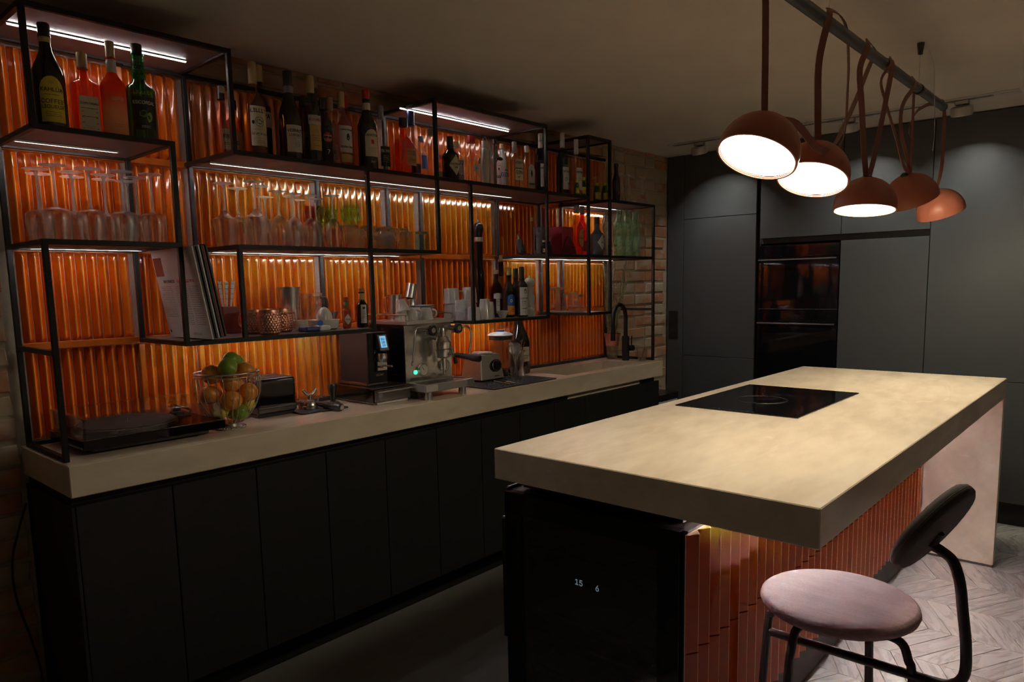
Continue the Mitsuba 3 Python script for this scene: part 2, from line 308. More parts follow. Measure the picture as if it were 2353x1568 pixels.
BLACK_BARS = {0: [], 1: [.39, 1.14, 1.71, 2.25, 2.615, 2.815], 2: [.39, .605, 1.14, 1.51, 1.71, 2.25, 2.615, 2.815], 3: [.605, 1.51, 2.25, 2.615, 2.815]}
tiles = []
for r, (za, zb) in enumerate(ROWS):
    for a, b in zip(BAYS[:-1], BAYS[1:]):
        n = round((b-a-.026)/P0); q = (b-a-.026)/n
        for k in range(n): tiles.append((r, a + .013 + q*(k+.5), q/P0, za))
order = sorted(tiles, key=lambda t: (t[0] == 3 and .6 < t[1] < 1.45) + (t[0] == 0 and 1.0 < t[1] < 1.9) + (t[1] > 2.5)*.5)
shown = set(map(tuple, order[:300])); hid = []
for t in tiles:
    r, x, sx, za = t; M = T().translate([x, 0, za]).scale([sx, 1, 1]); d = RIBS[r, int(RNG.choice([0, 1, 2], p=[.5, .25, .25]))]
    if t in shown: share(WB, 'tile', d, M)
    else: hid.append(mv(rib(P0*sx, ROWS[r][1]-za), x, 0, za))
part(WB, 'hidden_tiles', cat(hid), 'glaze0', smooth=40, kind='stuff')
for z in (1.2245, 1.5375, 1.8485):
    for a, b in zip(BAYS[:-1], BAYS[1:]): part(WB, 'ledge_tile', box(a+.004, b-.004, -.011, .012, z, z+.024, .002), 'ledge_glaze')
for r, (za, zb) in enumerate(ROWS):
    for x in BAYS[1:-1]:
        if x not in BLACK_BARS[r]: part(WB, 'strip_tile', box(x-.010, x+.010, -.009, .012, za, zb, .002), 'ledge_glaze')
part(WB, 'tile_bed', box(.02, 3.33, .0121, .0135, .925, 2.19, 0), 'grout')

# ------------------------------------------------------------------ bar counter
import manifold3d as m3
def diff(a, b):
    f = lambda m: m3.Manifold(m3.Mesh(np.asarray(m.vertices, np.float32), np.asarray(m.faces, np.uint32)))
    o = (f(a) - f(b)).to_mesh(); return trimesh.Trimesh(o.vert_properties[:, :3], o.tri_verts, process=False)
ct = thing('bar_worktop', 'long beige stone worktop with a deep front edge along the orange tile wall', 'worktop')
SX0, SX1, SY0, SY1 = 2.385, 3.075, -.378, -.125
part(ct, 'slab', diff(box(0, X1, -D, .010, HC-SLAB, HC, .0025), box(SX0, SX1, SY0, SY1, .5, 1.2, 0)), 'stone')
sk = cat([box(SX0-.012, SX0, SY0-.012, SY1+.012, .74, HC-.004, 0), box(SX1, SX1+.012, SY0-.012, SY1+.012, .74, HC-.004, 0), box(SX0, SX1, SY0-.012, SY0, .74, HC-.004, 0), box(SX0, SX1, SY1, SY1+.012, .74, HC-.004, 0), box(SX0-.012, SX1+.012, SY0-.012, SY1+.012, .728, .74, 0)])
b_ = part(ct, 'sink_basin', sk, 'stone', label='sink basin cut into the stone'); part(b_, 'drain', lathe([(0, .7402), (.03, .7402), (.034, .742), (.036, .7402)], 24, at=(2.73, -.25, 0)), 'steel')
SE = [.012, .287, .57, .85, 1.127, 1.405, 1.68, 1.95, 2.22, 2.489, 2.757, 3.03, 3.265]
NTH = ['first', 'second', 'third', 'fourth', 'fifth', 'sixth']
for u in range(6):
    a, b, c = SE[2*u], SE[2*u+1], SE[2*u+2]
    k = thing('base_cabinet', '%s black base cabinet from the near end of the bar worktop, two handleless doors' % NTH[u], 'cabinet', 'base cabinets under the bar worktop')
    part(k, 'body', box(a+.001, c-.001, -.40, .008, .135, .797 if u < 4 else .72, 0), 'shadow_black')
    part(k, 'recess', box(a+.001, c-.001, -.385, -.30 if u >= 4 else .008, .72 if u >= 4 else .797, HC-SLAB, 0), 'shadow_black')
    for p_, q_ in ((a, b), (b, c)): part(k, 'door', box(p_+.0015, q_-.0015, -.42, -.4005, .137, .797, .0015), 'cabinet_paint')
solo('end_panel', 'black side panel closing the near end of the bar cabinets', 'panel', box(.002, .0115, -.42, .008, 0, .797, .001), 'cabinet_paint')
solo('plinth', 'dark recessed plinth strip under the bar cabinets', 'plinth', box(.012, 3.265, -.305, .008, 0, .134, .001), 'cabinet_paint')

# ------------------------------------------------------------------ metal shelving
sh = thing('bar_shelving', 'black square tube shelving with lit boards in front of the orange tile wall', 'shelving')
B_, YF, YB = .0075, -.37, -.0195
L4, L3, L2, L1 = 2.178, 1.859, 1.549, 1.236
def bar(name, x0, x1, y0, y1, z0, z1): part(sh, name, box(x0, x1, y0, y1, z0, z1, .001), 'black_metal')
XP = .0165
for x, a, b in [(XP, HC, L2), (XP, L3, L4), (.39, L1, L3), (.595, L3, L4), (.59, L1, L2), (1.135, L1, L3), (1.5, L2, L4), (1.70, L1, L3), (2.24, L1, L4), (2.597, L1, L4), (2.803, L1, L4), (3.335-.062, HC, L3)]:
    x_ = 3.272 if x > 3.2 else x
    bar('post', x_-B_, x_+B_, YF-B_, YF+B_, a, b+B_)
XE = 3.272
SP = {L4: [(XP, .595), (1.5, 2.24), (2.597, 2.803)], L3: [(XP, .39), (.595, 2.597), (2.803, XE)], L2: [(XP, .39), (.59, 1.5), (2.24, XE)], L1: [(.39, 1.135), (1.70, 2.24), (2.597, 2.803)]}
for z, spans in SP.items():
    for a, b in spans:
        bar('rail', a-B_, b+B_, YF-B_, YF+B_, z-B_, z+B_); bar('rail', a-B_, b+B_, YB-B_, YB+B_, z-B_, z+B_)
        for x in (a, b): bar('crossbar', x-B_, x+B_, YF+B_, YB-B_, z-B_, z+B_)
        part(sh, 'shelf_board', box(a+B_, b-B_, YF+B_, YB-B_, z-.001, z+B_, 0), 'board')
for x, z in ((XP, HC+B_), (XP, L1), (XE, HC+B_), (XE, L1)): bar('crossbar', x-B_, x+B_, YF+B_, YB-B_, z-B_, z+B_)
bar('rail', XP, XE, YB-B_, YB+B_, HC, HC+2*B_)
for x in (XP, XE): bar('back_upright', x-B_, x+B_, YB-B_, YB+B_, HC, L4 if x < 1 else L3)
for r, (za, zb) in enumerate(ROWS):
    for x in BLACK_BARS[r]: bar('back_upright', x-B_, x+B_, YB-B_, YB+B_, (L1, L2, L3)[r-1]+B_ if r else za, (L2, L3, L4)[r-1]-B_ if r else zb)
bar('rail', .4, 3.27, YB-B_, YB+B_, 2.166, 2.181)
def strip(a, b, z, e, y=-.185, w=.003, lip=False):
    part(sh, 'led_channel', box(a-.004, b+.004, y-w-.002, y+w+.002, z-.003, z, 0), 'steel')
    if lip: part(sh, 'led_channel', box(a-.004, b+.004, y-w-.0025, y-w-.0005, z-.0056, z-.0031, 0), 'steel')
    k = num(sh + '__led_strip'); scene[k] = mikit.ply(box(a, b, y-w, y+w, z-.006, z-.0031, 0), 'white_plastic', emitter=emit(COOL, e)); labels[k] = {'label': 'lit white light strip'}
for a, b in ((.03, .54), (1.47, 2.17)): strip(a, b, L4-.002, LED_LID)
for a, b, e in ((.03, .31, .7), (.62, 2.22, 1.35), (2.82, 3.255, 1.3)): strip(a, b, L3-.002, LED_SHELF*e, y=-.15, w=.0014, lip=True)
for a, b, e in ((.05, .37, .5), (.62, 1.48, 1.0), (2.26, 3.2, 1.1)): strip(a, b, L2-.002, LED_SHELF*e, y=-.12, w=.0014, lip=True)
for a, b in ((.41, 1.12), (1.72, 2.22)): strip(a, b, L1-.002, LED_SHELF*.9, y=-.12, w=.0014, lip=True)

# ------------------------------------------------------------------ kitchen island
isl = thing('kitchen_island', 'kitchen island with a thick beige stone top and orange ribbed tile side', 'kitchen island')
IX0, IX1, IY0, IY1 = .892, 3.421, -1.2407, -2.188
part(isl, 'stone_top', box(IX0, IX1, IY1, IY0, HC-SLAB, HC, .0025), 'stone')
part(isl, 'end_leg', box(3.371, IX1, IY1, IY0, .012, HC-SLAB-.0005, .002), 'stone', label='full height stone end panel')
part(isl, 'leg_base', box(3.376, 3.416, IY1+.004, IY0-.004, 0, .0118, 0), 'black_plastic')
part(isl, 'body', box(1.56, 3.37, -1.838, -1.246, .10, .787, 0), 'shadow_black'); part(isl, 'top_recess', box(.98, 3.37, -1.82, -1.28, .7875, HC-SLAB-.0005, 0), 'shadow_black')
part(isl, 'plinth', box(.975, 3.37, -1.845, -1.29, 0, .0995, 0), 'cabinet_paint'); part(isl, 'plinth_face', box(.945, 3.3705, -1.853, -1.8455, 0, .137, .001), 'cabinet_paint')
part(isl, 'tile_backing', box(.945, 3.3705, -1.852, -1.8385, .1375, .782, 0), 'shadow_black')
for i in range(3):
    a, b = .948 + .807*i, .948 + .807*(i+1) - .004
    for z0, z1, y0 in ((.70, .786, -1.236), (.298, .686, -1.214), (.105, .284, -1.236)):
        d_ = part(isl, 'drawer', box(a, b, -1.245, y0, z0, z1, .001), 'cabinet_paint')
        if z0 > .2: part(d_, 'grip_edge', box(a+.004, b-.004, -1.244, y0-.0005, z1+.0002, z1+.004, 0), 'steel')
def ribt(L):                                                       # one large tile of the island front, a sharp ridge
    w = .0585; prof = [(0, 0), (0, -.002), (.0305, -.0206), (.0318, -.0214), (.0335, -.0222), (.0350, -.0214), (.0365, -.0200), (w, -.002), (w, 0)]; return prism(prof, 0, L)
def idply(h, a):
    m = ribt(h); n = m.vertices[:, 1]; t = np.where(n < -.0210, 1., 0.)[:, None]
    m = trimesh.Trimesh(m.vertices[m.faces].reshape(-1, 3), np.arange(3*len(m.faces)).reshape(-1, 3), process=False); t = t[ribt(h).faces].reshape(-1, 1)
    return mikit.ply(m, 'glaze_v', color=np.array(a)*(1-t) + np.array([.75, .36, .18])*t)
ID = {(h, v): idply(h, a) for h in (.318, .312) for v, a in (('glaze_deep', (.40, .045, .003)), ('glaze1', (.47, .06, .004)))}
for k in range(40):
    x = .932 + .0605*k
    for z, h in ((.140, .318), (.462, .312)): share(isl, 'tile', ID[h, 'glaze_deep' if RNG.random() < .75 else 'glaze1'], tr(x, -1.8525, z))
part(isl, 'tile_grout', box(.93, 3.3705, -1.8545, -1.8526, .138, .776, 0), 'grout')
k = num(isl + '__led_strip'); scene[k] = mikit.ply(box(1.0, 3.33, -1.914, -1.900, .8205, .8235, 0), 'white_plastic', emitter=emit(PINK, LED_ISLAND)); labels[k] = {'label': 'lit light strip under the stone top'}
part(isl, 'led_channel', box(.99, 3.34, -1.916, -1.898, .8236, .827, 0), 'steel')
# wine cooler in the near end of the island
wc = thing('wine_cooler', 'black glass wine cooler built into the near end of the kitchen island', 'wine cooler')
cab = cat([box(.955, 1.55, -1.838, -1.825, .10, .782, 0), box(.955, 1.55, -1.255, -1.246, .10, .782, 0), box(.955, 1.55, -1.825, -1.255, .10, .13, 0), box(.955, 1.55, -1.825, -1.255, .765, .782, 0), box(1.54, 1.55, -1.825, -1.255, .13, .765, 0)])
part(wc, 'case', cab, 'black_plastic')
dr_ = part(wc, 'door_frame', diff(box(.928, .954, -1.838, -1.246, .105, .782, .001), box(.9, .99, -1.775, -1.31, .16, .72, 0)), 'screen_glass')
part(dr_, 'door_glass', box(.9335, .937, -1.7748, -1.3102, .1602, .7198, 0), 'smoke')
for z in (.645, .60, .405, .33, .22): 
    t_ = part(wc, 'shelf', box(.975, 1.50, -1.77, -1.315, z, z+.006, 0), 'dark_chrome'); part(t_, 'wood_front', box(.962, .9745, -1.77, -1.315, z-.006, z+.012, .001), 'stem_brown')
pnl = part(wc, 'display_panel', box(.958, .972, -1.62, -1.46, .535, .562, .001), 'screen_glass')
for s, y in (('15', -1.503), ('6', -1.567)):
    k = num(pnl + '__digits'); scene[k] = mikit.ply(flat(text(s, .017, .0005), 180, (.9578, y, .549)), 'white_plastic', emitter=emit(np.array([.55, .85, 1.0]), 3.0)); labels[k] = {'label': 'glowing white digits ' + s}
def bottle_lying(y, z): return cat([rot(lathe([(0, 0), (.036, 0), (.037, .01), (.037, .19), (.014, .25), (.014, .30), (0, .30)], 18), 90, [0, 1, 0])]).apply_translation([1.0, y, z]) or None
for i, (y, z) in enumerate([(-1.69, .372), (-1.60, .372), (-1.51, .372), (-1.65, .262), (-1.55, .262), (-1.70, .452), (-1.6, .452)]):
    m = rot(lathe([(0, 0), (.036, 0), (.037, .01), (.037, .19), (.014, .25), (.014, .30), (0, .30)], 18), 90, [0, 1, 0]); m.apply_translation([1.0, y, z])
    solo('wine_bottle', 'dark bottle lying on a shelf inside the wine cooler', 'bottle', m, 'dark_glass', smooth=40, group='bottles lying in the wine cooler')
# hob
hb = thing('induction_hob', 'black glass induction hob set into the island top', 'hob')
part(hb, 'glass_plate', box(1.862, 2.556, -1.7835, -1.307, HC+.0003, HC+.0042, .001), 'black_gloss')
v_ = part(hb, 'extractor_cover', lathe([(0, .006), (.085, .006), (.092, .0045), (.092, .0040), (0, .004)][::-1], 48, at=(2.16, -1.53, HC+.0004)), 'black_gloss', smooth=30); part(v_, 'rim', ring((2.16, -1.53, HC+.0046), .098, .0012, 56, 6), 'dark_chrome', smooth=True)
part(hb, 'touch_marks', cat([box(1.875+.0, 1.881, -1.62+.022*i, -1.612+.022*i, HC+.0042, HC+.0044, 0) for i in range(8)]), 'slate')

# ------------------------------------------------------------------ tall cabinets at the far end
def tall(name, label, y0, y1, doors, cat_='cabinet', body=True):
    k = thing(name, label, cat_)
    if body: part(k, 'body', box(LX+.0205, 4.69, y1, y0, .136, CEIL-.002, 0), 'shadow_black')
    for a, b in doors: part(k, 'door', box(LX, LX+.020, y1+.0015, y0-.0015, a+.0015, b-.0015, .0015), 'tall_paint')
    return k
fp = thing('filler_panel', 'narrow dark grey filler panel between the brick wall and the tall cabinets', 'panel')
part(fp, 'panel', box(LX, LX+.02, -.1275, .0, .0, CEIL-.002, .001), 'tall_paint')
os_ = thing('wall_outlet', 'black socket plate on the narrow grey filler panel', 'socket'); part(os_, 'plate', rbox(LX-.008, LX-.0005, -.091, -.017, .985, 1.19, .0035), 'black_plastic', smooth=40)
for z in (1.022, 1.087, 1.152): 
    s_ = part(os_, 'socket', rot(lathe([(.0215, 0), (.0235, .0015), (.0235, .003), (.0185, .003), (.018, .0005)], 28), -90, [0, 1, 0]).apply_translation([LX-.0082, -.054, z]), 'black_plastic', smooth=30)
tall('larder_cabinet', 'tall dark grey cabinet left of the ovens, three flat doors', -.1285, -.664, [(.136, .868), (.868, 1.84), (1.84, CEIL-.004)])
solo('shadow_gap_strip', 'black vertical gap strip between the left tall cabinet and the ovens', 'strip', box(LX+.03, 4.69, -.688, -.6645, .136, CEIL-.002, 0), 'shadow_black')
k = tall('oven_housing', 'tall dark grey oven cabinet with two black ovens built in', -.6885, -1.2035, [(1.672, CEIL-.004), (.136, .5)], body=False)
part(k, 'body', cat([box(LX+.03, 4.69, -1.2035, -.6885, 1.64, CEIL-.002, 0), box(LX+.03, 4.69, -1.2035, -.6885, .136, .52, 0), box(4.6, 4.69, -1.2035, -.6885, .52, 1.64, 0)]), 'shadow_black')
k = tall('fridge_housing', 'tall dark grey cabinet right of the ovens with a black grip slot', -1.204, -1.6925, [(.136, 1.636), (1.672, CEIL-.004)], body=False)
part(k, 'body', box(LX+.0305, 4.69, -1.6925, -1.204, .136, CEIL-.002, 0), 'shadow_black')
tall('end_cabinet', 'tall dark grey cabinet at the right edge behind the orange pendant', -1.693, -2.24, [(.136, .816), (.816, CEIL-.004)]); tall('outer_cabinet', 'tall dark grey cabinet beyond the island leg at the right edge', -2.2405, -2.9, [(.136, .816), (.816, CEIL-.004)])
solo('cabinet_plinth', 'black plinth under the tall grey cabinets', 'plinth', box(LX+.05, 4.69, -2.9, -.1285, 0, .1355, 0), 'shadow_black')
def oven(lbl, z0, z1, zc, zh):
    k = thing('oven', lbl, 'oven'); ya, yb = -1.2005, -.6915
    part(k, 'case', box(LX+.021, 4.58, ya, yb, z0, z1, 0), 'black_plastic')
    d = part(k, 'door', box(LX-.004, LX+.0205, ya, yb, z0+.002, zc-.004, .001), 'screen_glass'); c = part(k, 'control_panel', box(LX-.004, LX+.0205, ya, yb, zc, z1, .001), 'screen_glass')
    h = part(d, 'handle', box(LX-.040, LX-.030, ya+.005, yb-.005, zh-.007, zh+.003, .0015), 'dark_chrome')
    part(d, 'handle_mount', cat([box(LX-.0305, LX-.0042, y-.012, y+.012, zh-.005, zh+.001, 0) for y in (ya+.05, yb-.05)]), 'dark_chrome')
    part(d, 'edge_trim', box(LX-.0048, LX-.0041, ya, yb, z0+.002, z0+.005, 0), 'dark_chrome'); part(c, 'display', box(LX-.0046, LX-.0041, -1.0, -.89, zc+.02, z1-.02, 0), 'black_gloss')
    part(c, 'touch_icons', cat([box(LX-.0046, LX-.0041, y, y+.006, zc+.006, zc+.009, 0) for y in (-1.08, -1.06, -1.03, -.84)]), 'slate'); return d
od = oven('black glass compact oven at eye height in the tall grey cabinet', 1.206, 1.625, 1.545, 1.532)
oven('lower black glass oven below the compact oven', .535, 1.203, 1.128, 1.118)

# ------------------------------------------------------------------ ceiling track and spots
tk = thing('ceiling_track', 'white light track set in the ceiling before the tall cabinets', 'light track')
part(tk, 'channel', box(3.665, 3.755, -2.13, -.235, CEIL-.005, CEIL-.0005, .001), 'white_paint'); part(tk, 'groove', box(3.695, 3.725, -2.02, -.26, CEIL-.0058, CEIL-.0051, 0), 'wall_dark'); part(tk, 'feed_box', box(3.69, 3.73, -2.125, -2.03, CEIL-.012, CEIL-.0051, .001), 'white_paint')
for nm, y in (('left', -.438), ('middle', -1.343), ('right', -1.886)):
    k = thing('track_spot', {'left': 'round white spot lamp at the left end of the ceiling track', 'middle': 'round white spot lamp mostly hidden behind the pendant straps', 'right': 'round white spot lamp at the right end of the ceiling track'}[nm], 'spot lamp', 'spot lamps on the ceiling track')
    d = np.array([.30, .0, -.95]); o = np.array([3.72, y, 2.232]); d /= np.linalg.norm(d)
    part(k, 'housing', aim(lathe([(0, -.022), (.046, -.022), (.05, -.018), (.05, .018), (.048, .022), (.042, .022), (.042, .016), (0, .016)], 40), o, d), 'white_paint', smooth=35)
    part(k, 'swivel', cat([cyl(o-d*.022, (3.72, y, 2.262), .008), box(3.70, 3.74, y-.03, y+.03, 2.262, CEIL-.0062, .002)]), 'steel')
    e = num(k + '__lens'); scene[e] = mikit.ply(aim(lathe([(0, .0175), (.032, .0175), (.032, .0165), (0, .0165)][::-1], 28), o, d), 'white_plastic', emitter=emit(WARM, 3.0))
    scene[num('spot_beam')] = {'type': 'spot', 'to_world': T().look_at(origin=(o+d*.03).tolist(), target=(o+d+np.array([.28, 0, 0])).tolist(), up=[0, 1, 0]), 'intensity': {'type': 'rgb', 'value': [SPOT, SPOT*.97, SPOT*.88]}, 'cutoff_angle': 46.0, 'beam_width': 18.0}
# ------------------------------------------------------------------ pendant lamps
rod = thing('hanging_rod', 'dark grey round rod hung below the ceiling carrying the five pendant lamps', 'rod')
RZ, RY = 2.118, -1.95
part(rod, 'tube', cyl((.55, RY, RZ-.012), (2.985, RY, RZ+.004), .0165, 24), 'rod_paint', smooth=40); part(rod, 'end_cap', cyl((2.985, RY, RZ+.004), (2.995, RY, RZ+.004), .0172, 24), 'black_plastic', smooth=40)
for x in (2.565, 1.30): part(rod, 'clamp', rot(lathe([(.0168, -.012), (.0195, -.012), (.0195, .012), (.0168, .012)], 24, closed=True), 90, [0, 1, 0]).apply_translation([x, RY, RZ]), 'black_plastic', smooth=40)
cp = thing('ceiling_anchor', 'small black ceiling anchor holding the far end of the hanging rod', 'ceiling anchor')
part(cp, 'cone', lathe([(0, CEIL-.045), (.008, CEIL-.042), (.013, CEIL-.010), (.013, CEIL-.0006), (0, CEIL-.0006)], 20, at=(2.565, RY, 0)), 'black_plastic', smooth=35); part(cp, 'wire', cyl((2.565, RY, RZ+.018), (2.565, RY, CEIL-.044), .0011, 6), 'steel')
solo('supply_cable', 'thin grey cable looping from the ceiling anchor down past the end of the rod', 'cable', tube(spline([(2.577, -1.952, CEIL-.012), (2.64, -1.96, CEIL-.012), (2.72, -1.965, CEIL-.05), (2.745, -1.965, CEIL-.12), (2.75, -1.965, 2.14), (2.74, -1.975, 1.98), (2.70, -1.98, 1.90)]), .0013, 6), 'white_plastic')
solo('suspension_wire', 'thin steel wire holding the rod near the second pendant strap', 'wire', cyl((1.30, RY, RZ+.0135), (1.30, RY, CEIL-.0006), .0012, 6), 'steel')
solo('suspension_wire', 'thin wire curving down behind the second pendant strap to its lamp', 'wire', tube(spline([(1.62, -1.935, CEIL-.001), (1.60, -1.93, 2.16), (1.535, -1.93, 1.98), (1.50, -1.935, 1.80)]), .0012, 6), 'steel')
RL = .0965
def pendant(lbl, c, n, lit, straps, e=1.0):
    k = thing('pendant_lamp', lbl, 'pendant lamp', 'pendant lamps over the island'); c = np.array(c); n = np.array(n)/np.linalg.norm(n)
    out = [(RL*math.sin(t), -RL*1.08*math.cos(t)*.92) for t in np.linspace(.02, math.pi/2, 16)]; out[0] = (0, out[0][1])
    out = [(r, z-.012) for r, z in out] + [(RL, -.001), (RL-.001, .001), (RL-.005, .001)]; inn = [(r*.955, z*.955) for r, z in out[-4:0:-1]] + [(0, out[0][1]+.005)]
    part(k, 'shade', aim(lathe(out+inn, 48), c, n), 'terracotta', smooth=40)
    part(k, 'rim', aim(ring((0, 0, -.0035), RL-.0045, .0022, 60, 8), c, n), 'terracotta', smooth=True)
    b = num(k + '__diffuser'); scene[b] = mikit.ply(aim(lathe([(RL-.007, -.006), (RL*.5, -.0065), (0, -.007)], 48), c, n), 'white_plastic', emitter=emit(WARM, PENDANT*e)); labels[b] = {'label': 'glowing white diffuser'}
    top = c - n*(RL*.994 + .012)
    part(k, 'mount', aim(lathe([(0, 0), (.016, 0), (.016, .006), (.010, .012), (0, .012)], 20), top + n*.004, -n), 'black_plastic', smooth=35)
    for p, up, w in straps: part(k, 'strap', ribbon(spline(p, 8), w, .0024, up), 'leather', smooth=30)
V = lambda *a: [np.array(q, float) for q in a]
Y = (0, 1, 0); X_ = (1, 0, 0); XY = (.8, .6, 0)
pendant('large terracotta dome pendant nearest the camera, opening tilted towards the bar, lit', (1.079, RY, 1.694), (-.456, .126, -.881), True,
    [(V((1.121, RY, 1.795), (1.118, RY, 1.93), (1.112, RY, 2.06), (1.108, RY+.002, 2.10), (1.106, RY+.019, 2.116), (1.104, RY, 2.137), (1.102, RY-.019, 2.116), (1.098, RY-.022, 2.09)), (.55, .83, 0), .017)], e=.55)
pendant('second terracotta dome pendant with a strap looping high over the rod, lit', (1.455, RY, 1.676), (-.42, .011, -.907), True,
    [(V((1.492, RY, 1.776), (1.482, RY, 1.88), (1.480, RY, 1.997), (1.488, RY-.019, 2.107), (1.515, RY-.012, 2.132), (1.56, RY+.006, 2.152), (1.62, RY+.012, 2.166), (1.676, RY+.010, 2.165), (1.715, RY+.004, 2.133), (1.722, RY-.002, 2.04), (1.665, RY-.02, 1.945), (1.612, RY-.035, 1.856), (1.54, RY-.05, 1.785), (1.44, RY-.055, 1.742), (1.335, RY-.05, 1.743), (1.25, RY-.03, 1.79), (1.165, RY-.012, 1.792)), (.62, .78, .0), .020)], e=.7)
pendant('middle terracotta dome pendant hanging level with a lit opening, third from the camera', (1.943, RY, 1.623), (-.144, -.006, -.99), True,
    [(V((1.951, RY, 1.725), (1.905, RY, 1.832), (1.871, RY, 1.947), (1.839, RY, 2.046), (1.842, RY-.019, 2.108), (1.88, RY-.008, 2.138), (1.957, RY+.008, 2.154), (2.010, RY+.004, 2.135), (2.004, RY+.02, 2.095), (1.889, RY+.02, 1.977), (1.77, RY+.015, 1.879), (1.662, RY+.01, 1.80), (1.56, RY+.004, 1.757)), (.62, .78, 0), .020),
     (V((1.966, RY, 1.722), (2.005, RY-.004, 1.79), (2.057, RY-.01, 1.92), (2.10, RY-.018, 2.055), (2.118, RY-.0187, 2.118), (2.135, RY, 2.139), (2.15, RY+.019, 2.118)), (.62, .78, 0), .018)], e=1.15)
pendant('fourth terracotta dome pendant turned away so its glow falls on the last one', (2.55, RY, 1.697), (.42, -.18, -.89), True,
    [(V((2.525, RY+.005, 1.80), (2.40, RY, 1.815), (2.288, RY, 1.896), (2.132, RY, 1.997), (2.07, RY, 2.056), (2.09, RY-.0187, 2.105), (2.139, RY-.004, 2.139), (2.20, RY+.004, 2.136), (2.233, RY+.019, 2.11)), (.62, .78, 0), .018),
     (V((2.515, RY+.005, 1.80), (2.43, RY, 1.86), (2.352, RY, 1.921), (2.331, RY, 1.99), (2.345, RY-.008, 2.04), (2.432, RY-.0187, 2.105), (2.46, RY-.004, 2.14), (2.52, RY+.012, 2.132), (2.58, RY+.02, 2.12), (2.584, RY+.02, 2.06), (2.556, RY+.012, 1.947), (2.533, RY+.005, 1.802)), (.62, .78, 0), .016)])
pendant('last terracotta dome pendant at the far rod end, lit orange by its neighbour', (3.063, RY, 1.68), (.361, -.184, -.914), True,
    [(V((3.028, RY+.018, 1.776), (3.02, RY, 1.87), (3.028, RY, 2.0), (3.022, RY, 2.08), (3.006, RY, 2.122), (2.975, RY+.004, 2.143), (2.93, RY+.019, 2.128), (2.85, RY+.02, 2.115), (2.74, RY+.02, 2.085), (2.63, RY+.016, 2.05), (2.54, RY+.014, 2.0), (2.515, RY+.014, 1.955), (2.535, RY+.012, 1.935)), (.62, .78, 0), .016)], e=1.1)

# ------------------------------------------------------------------ bar stool
st = thing('bar_stool', 'round mauve velvet bar stool on black tube legs before the orange island side', 'bar stool')
SC = np.array([1.205, -2.136]); SR, ZS = .187, .603
prof = [(0, ZS-.037), (SR*.80, ZS-.037), (SR*.93, ZS-.033), (SR*.985, ZS-.025), (SR, ZS-.017), (SR*.985, ZS-.007), (SR*.94, ZS-.001), (SR*.8, ZS+.002), (SR*.4, ZS+.003), (0, ZS+.003)]
part(st, 'seat', lathe(prof, 64, at=(SC[0], SC[1], 0)), 'fabric', smooth=60)
part(st, 'seat_base', lathe([(0, ZS-.046), (SR*.78, ZS-.046), (SR*.8, ZS-.0375), (0, ZS-.0375)], 48, at=(SC[0], SC[1], 0)), 'black_metal', smooth=30)
x, y = SC; zt = ZS-.047; rt_ = .0105
part(st, 'leg', tube(spline([(x, y, zt), (x+.0, y+.10, zt), (x, y+.148, zt-.012), (x, y+.168, zt-.05), (x, y+.18, .45), (x, y+.205, 0.0)], 6), rt_, 12), 'black_metal', smooth=50)
part(st, 'leg', tube(spline([(x, y, zt-.0215), (x, y-.10, zt-.0215), (x, y-.148, zt-.03), (x, y-.166, zt-.07), (x, y-.178, .42), (x, y-.205, 0.0)], 6), rt_, 12), 'black_metal', smooth=50)
part(st, 'leg', tube(spline([(x, y, zt), (x-.09, y+.04, zt), (x-.125, y+.058, zt-.016), (x-.138, y+.063, zt-.06), (x-.148, y+.067, .42), (x-.175, y+.078, 0.0)], 6), rt_, 12), 'black_metal', smooth=50)
part(st, 'leg', tube(spline([(x, y, zt-.0215), (x+.09, y-.03, zt-.0215), (x+.125, y-.036, zt-.035), (x+.138, y-.038, zt-.08), (x+.146, y-.04, .42), (x+.17, y-.046, 0.0)], 6), rt_, 12), 'black_metal', smooth=50)
part(st, 'back_tube', tube(spline([(x, y+.172, .452), (x, y-.02, .452), (x, y-.20, .452), (x, y-.255, .458), (x, y-.281, .49), (x-.003, y-.282, .56), (x-.003, y-.272, .64), (x-.002, y-.262, .71), (x, y-.246, .755), (x, y-.222, .774), (x, y-.205, .782)], 7), .0118, 14), 'black_metal', smooth=50)
BN = np.array([.17, .84, .50]); BN /= np.linalg.norm(BN); BC = np.array([1.198, -2.338, .830])
bp_ = [(r*.84, z*.9) for r, z in [(0, -.022), (.10, -.022), (.135, -.019), (.146, -.011), (.1475, -.003), (.1465, -.0012), (.1475, .0006), (.147, .008), (.137, .018), (.10, .023), (0, .026)]]
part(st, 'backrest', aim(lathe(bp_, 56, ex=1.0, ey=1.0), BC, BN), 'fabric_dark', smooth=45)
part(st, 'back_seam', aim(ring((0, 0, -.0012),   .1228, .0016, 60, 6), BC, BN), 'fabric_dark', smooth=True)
part(st, 'back_bracket', cyl((x, y-.203, .782), tuple(BC - BN*.021), .009, 12), 'black_metal', smooth=40)
# floor-level things
tb = thing('waste_bin', 'light grey bin with a black lid between bar cabinets and tall grey cabinets', 'bin')
part(tb, 'body', vbox(3.58, 3.83, -.245, -.03, 0, .60, .02), 'bag_white', smooth=30); part(tb, 'lid', vbox(3.575, 3.835, -.25, -.025, .6005, .645, .022), 'black_plastic', smooth=30)
solo('power_cable', 'thin dark cable hanging down the brick wall left of the bar cabinets', 'cable', tube(spline([(-.012, -.03, .74), (-.04, -.03, .66), (-.066, -.03, .56), (-.066, -.03, .44), (-.04, -.03, .30), (-.02, -.03, .16), (-.03, -.04, .06), (-.10, -.05, .012), (-.2, -.06, .008)]), .0035, 7), 'rubber', smooth=True)
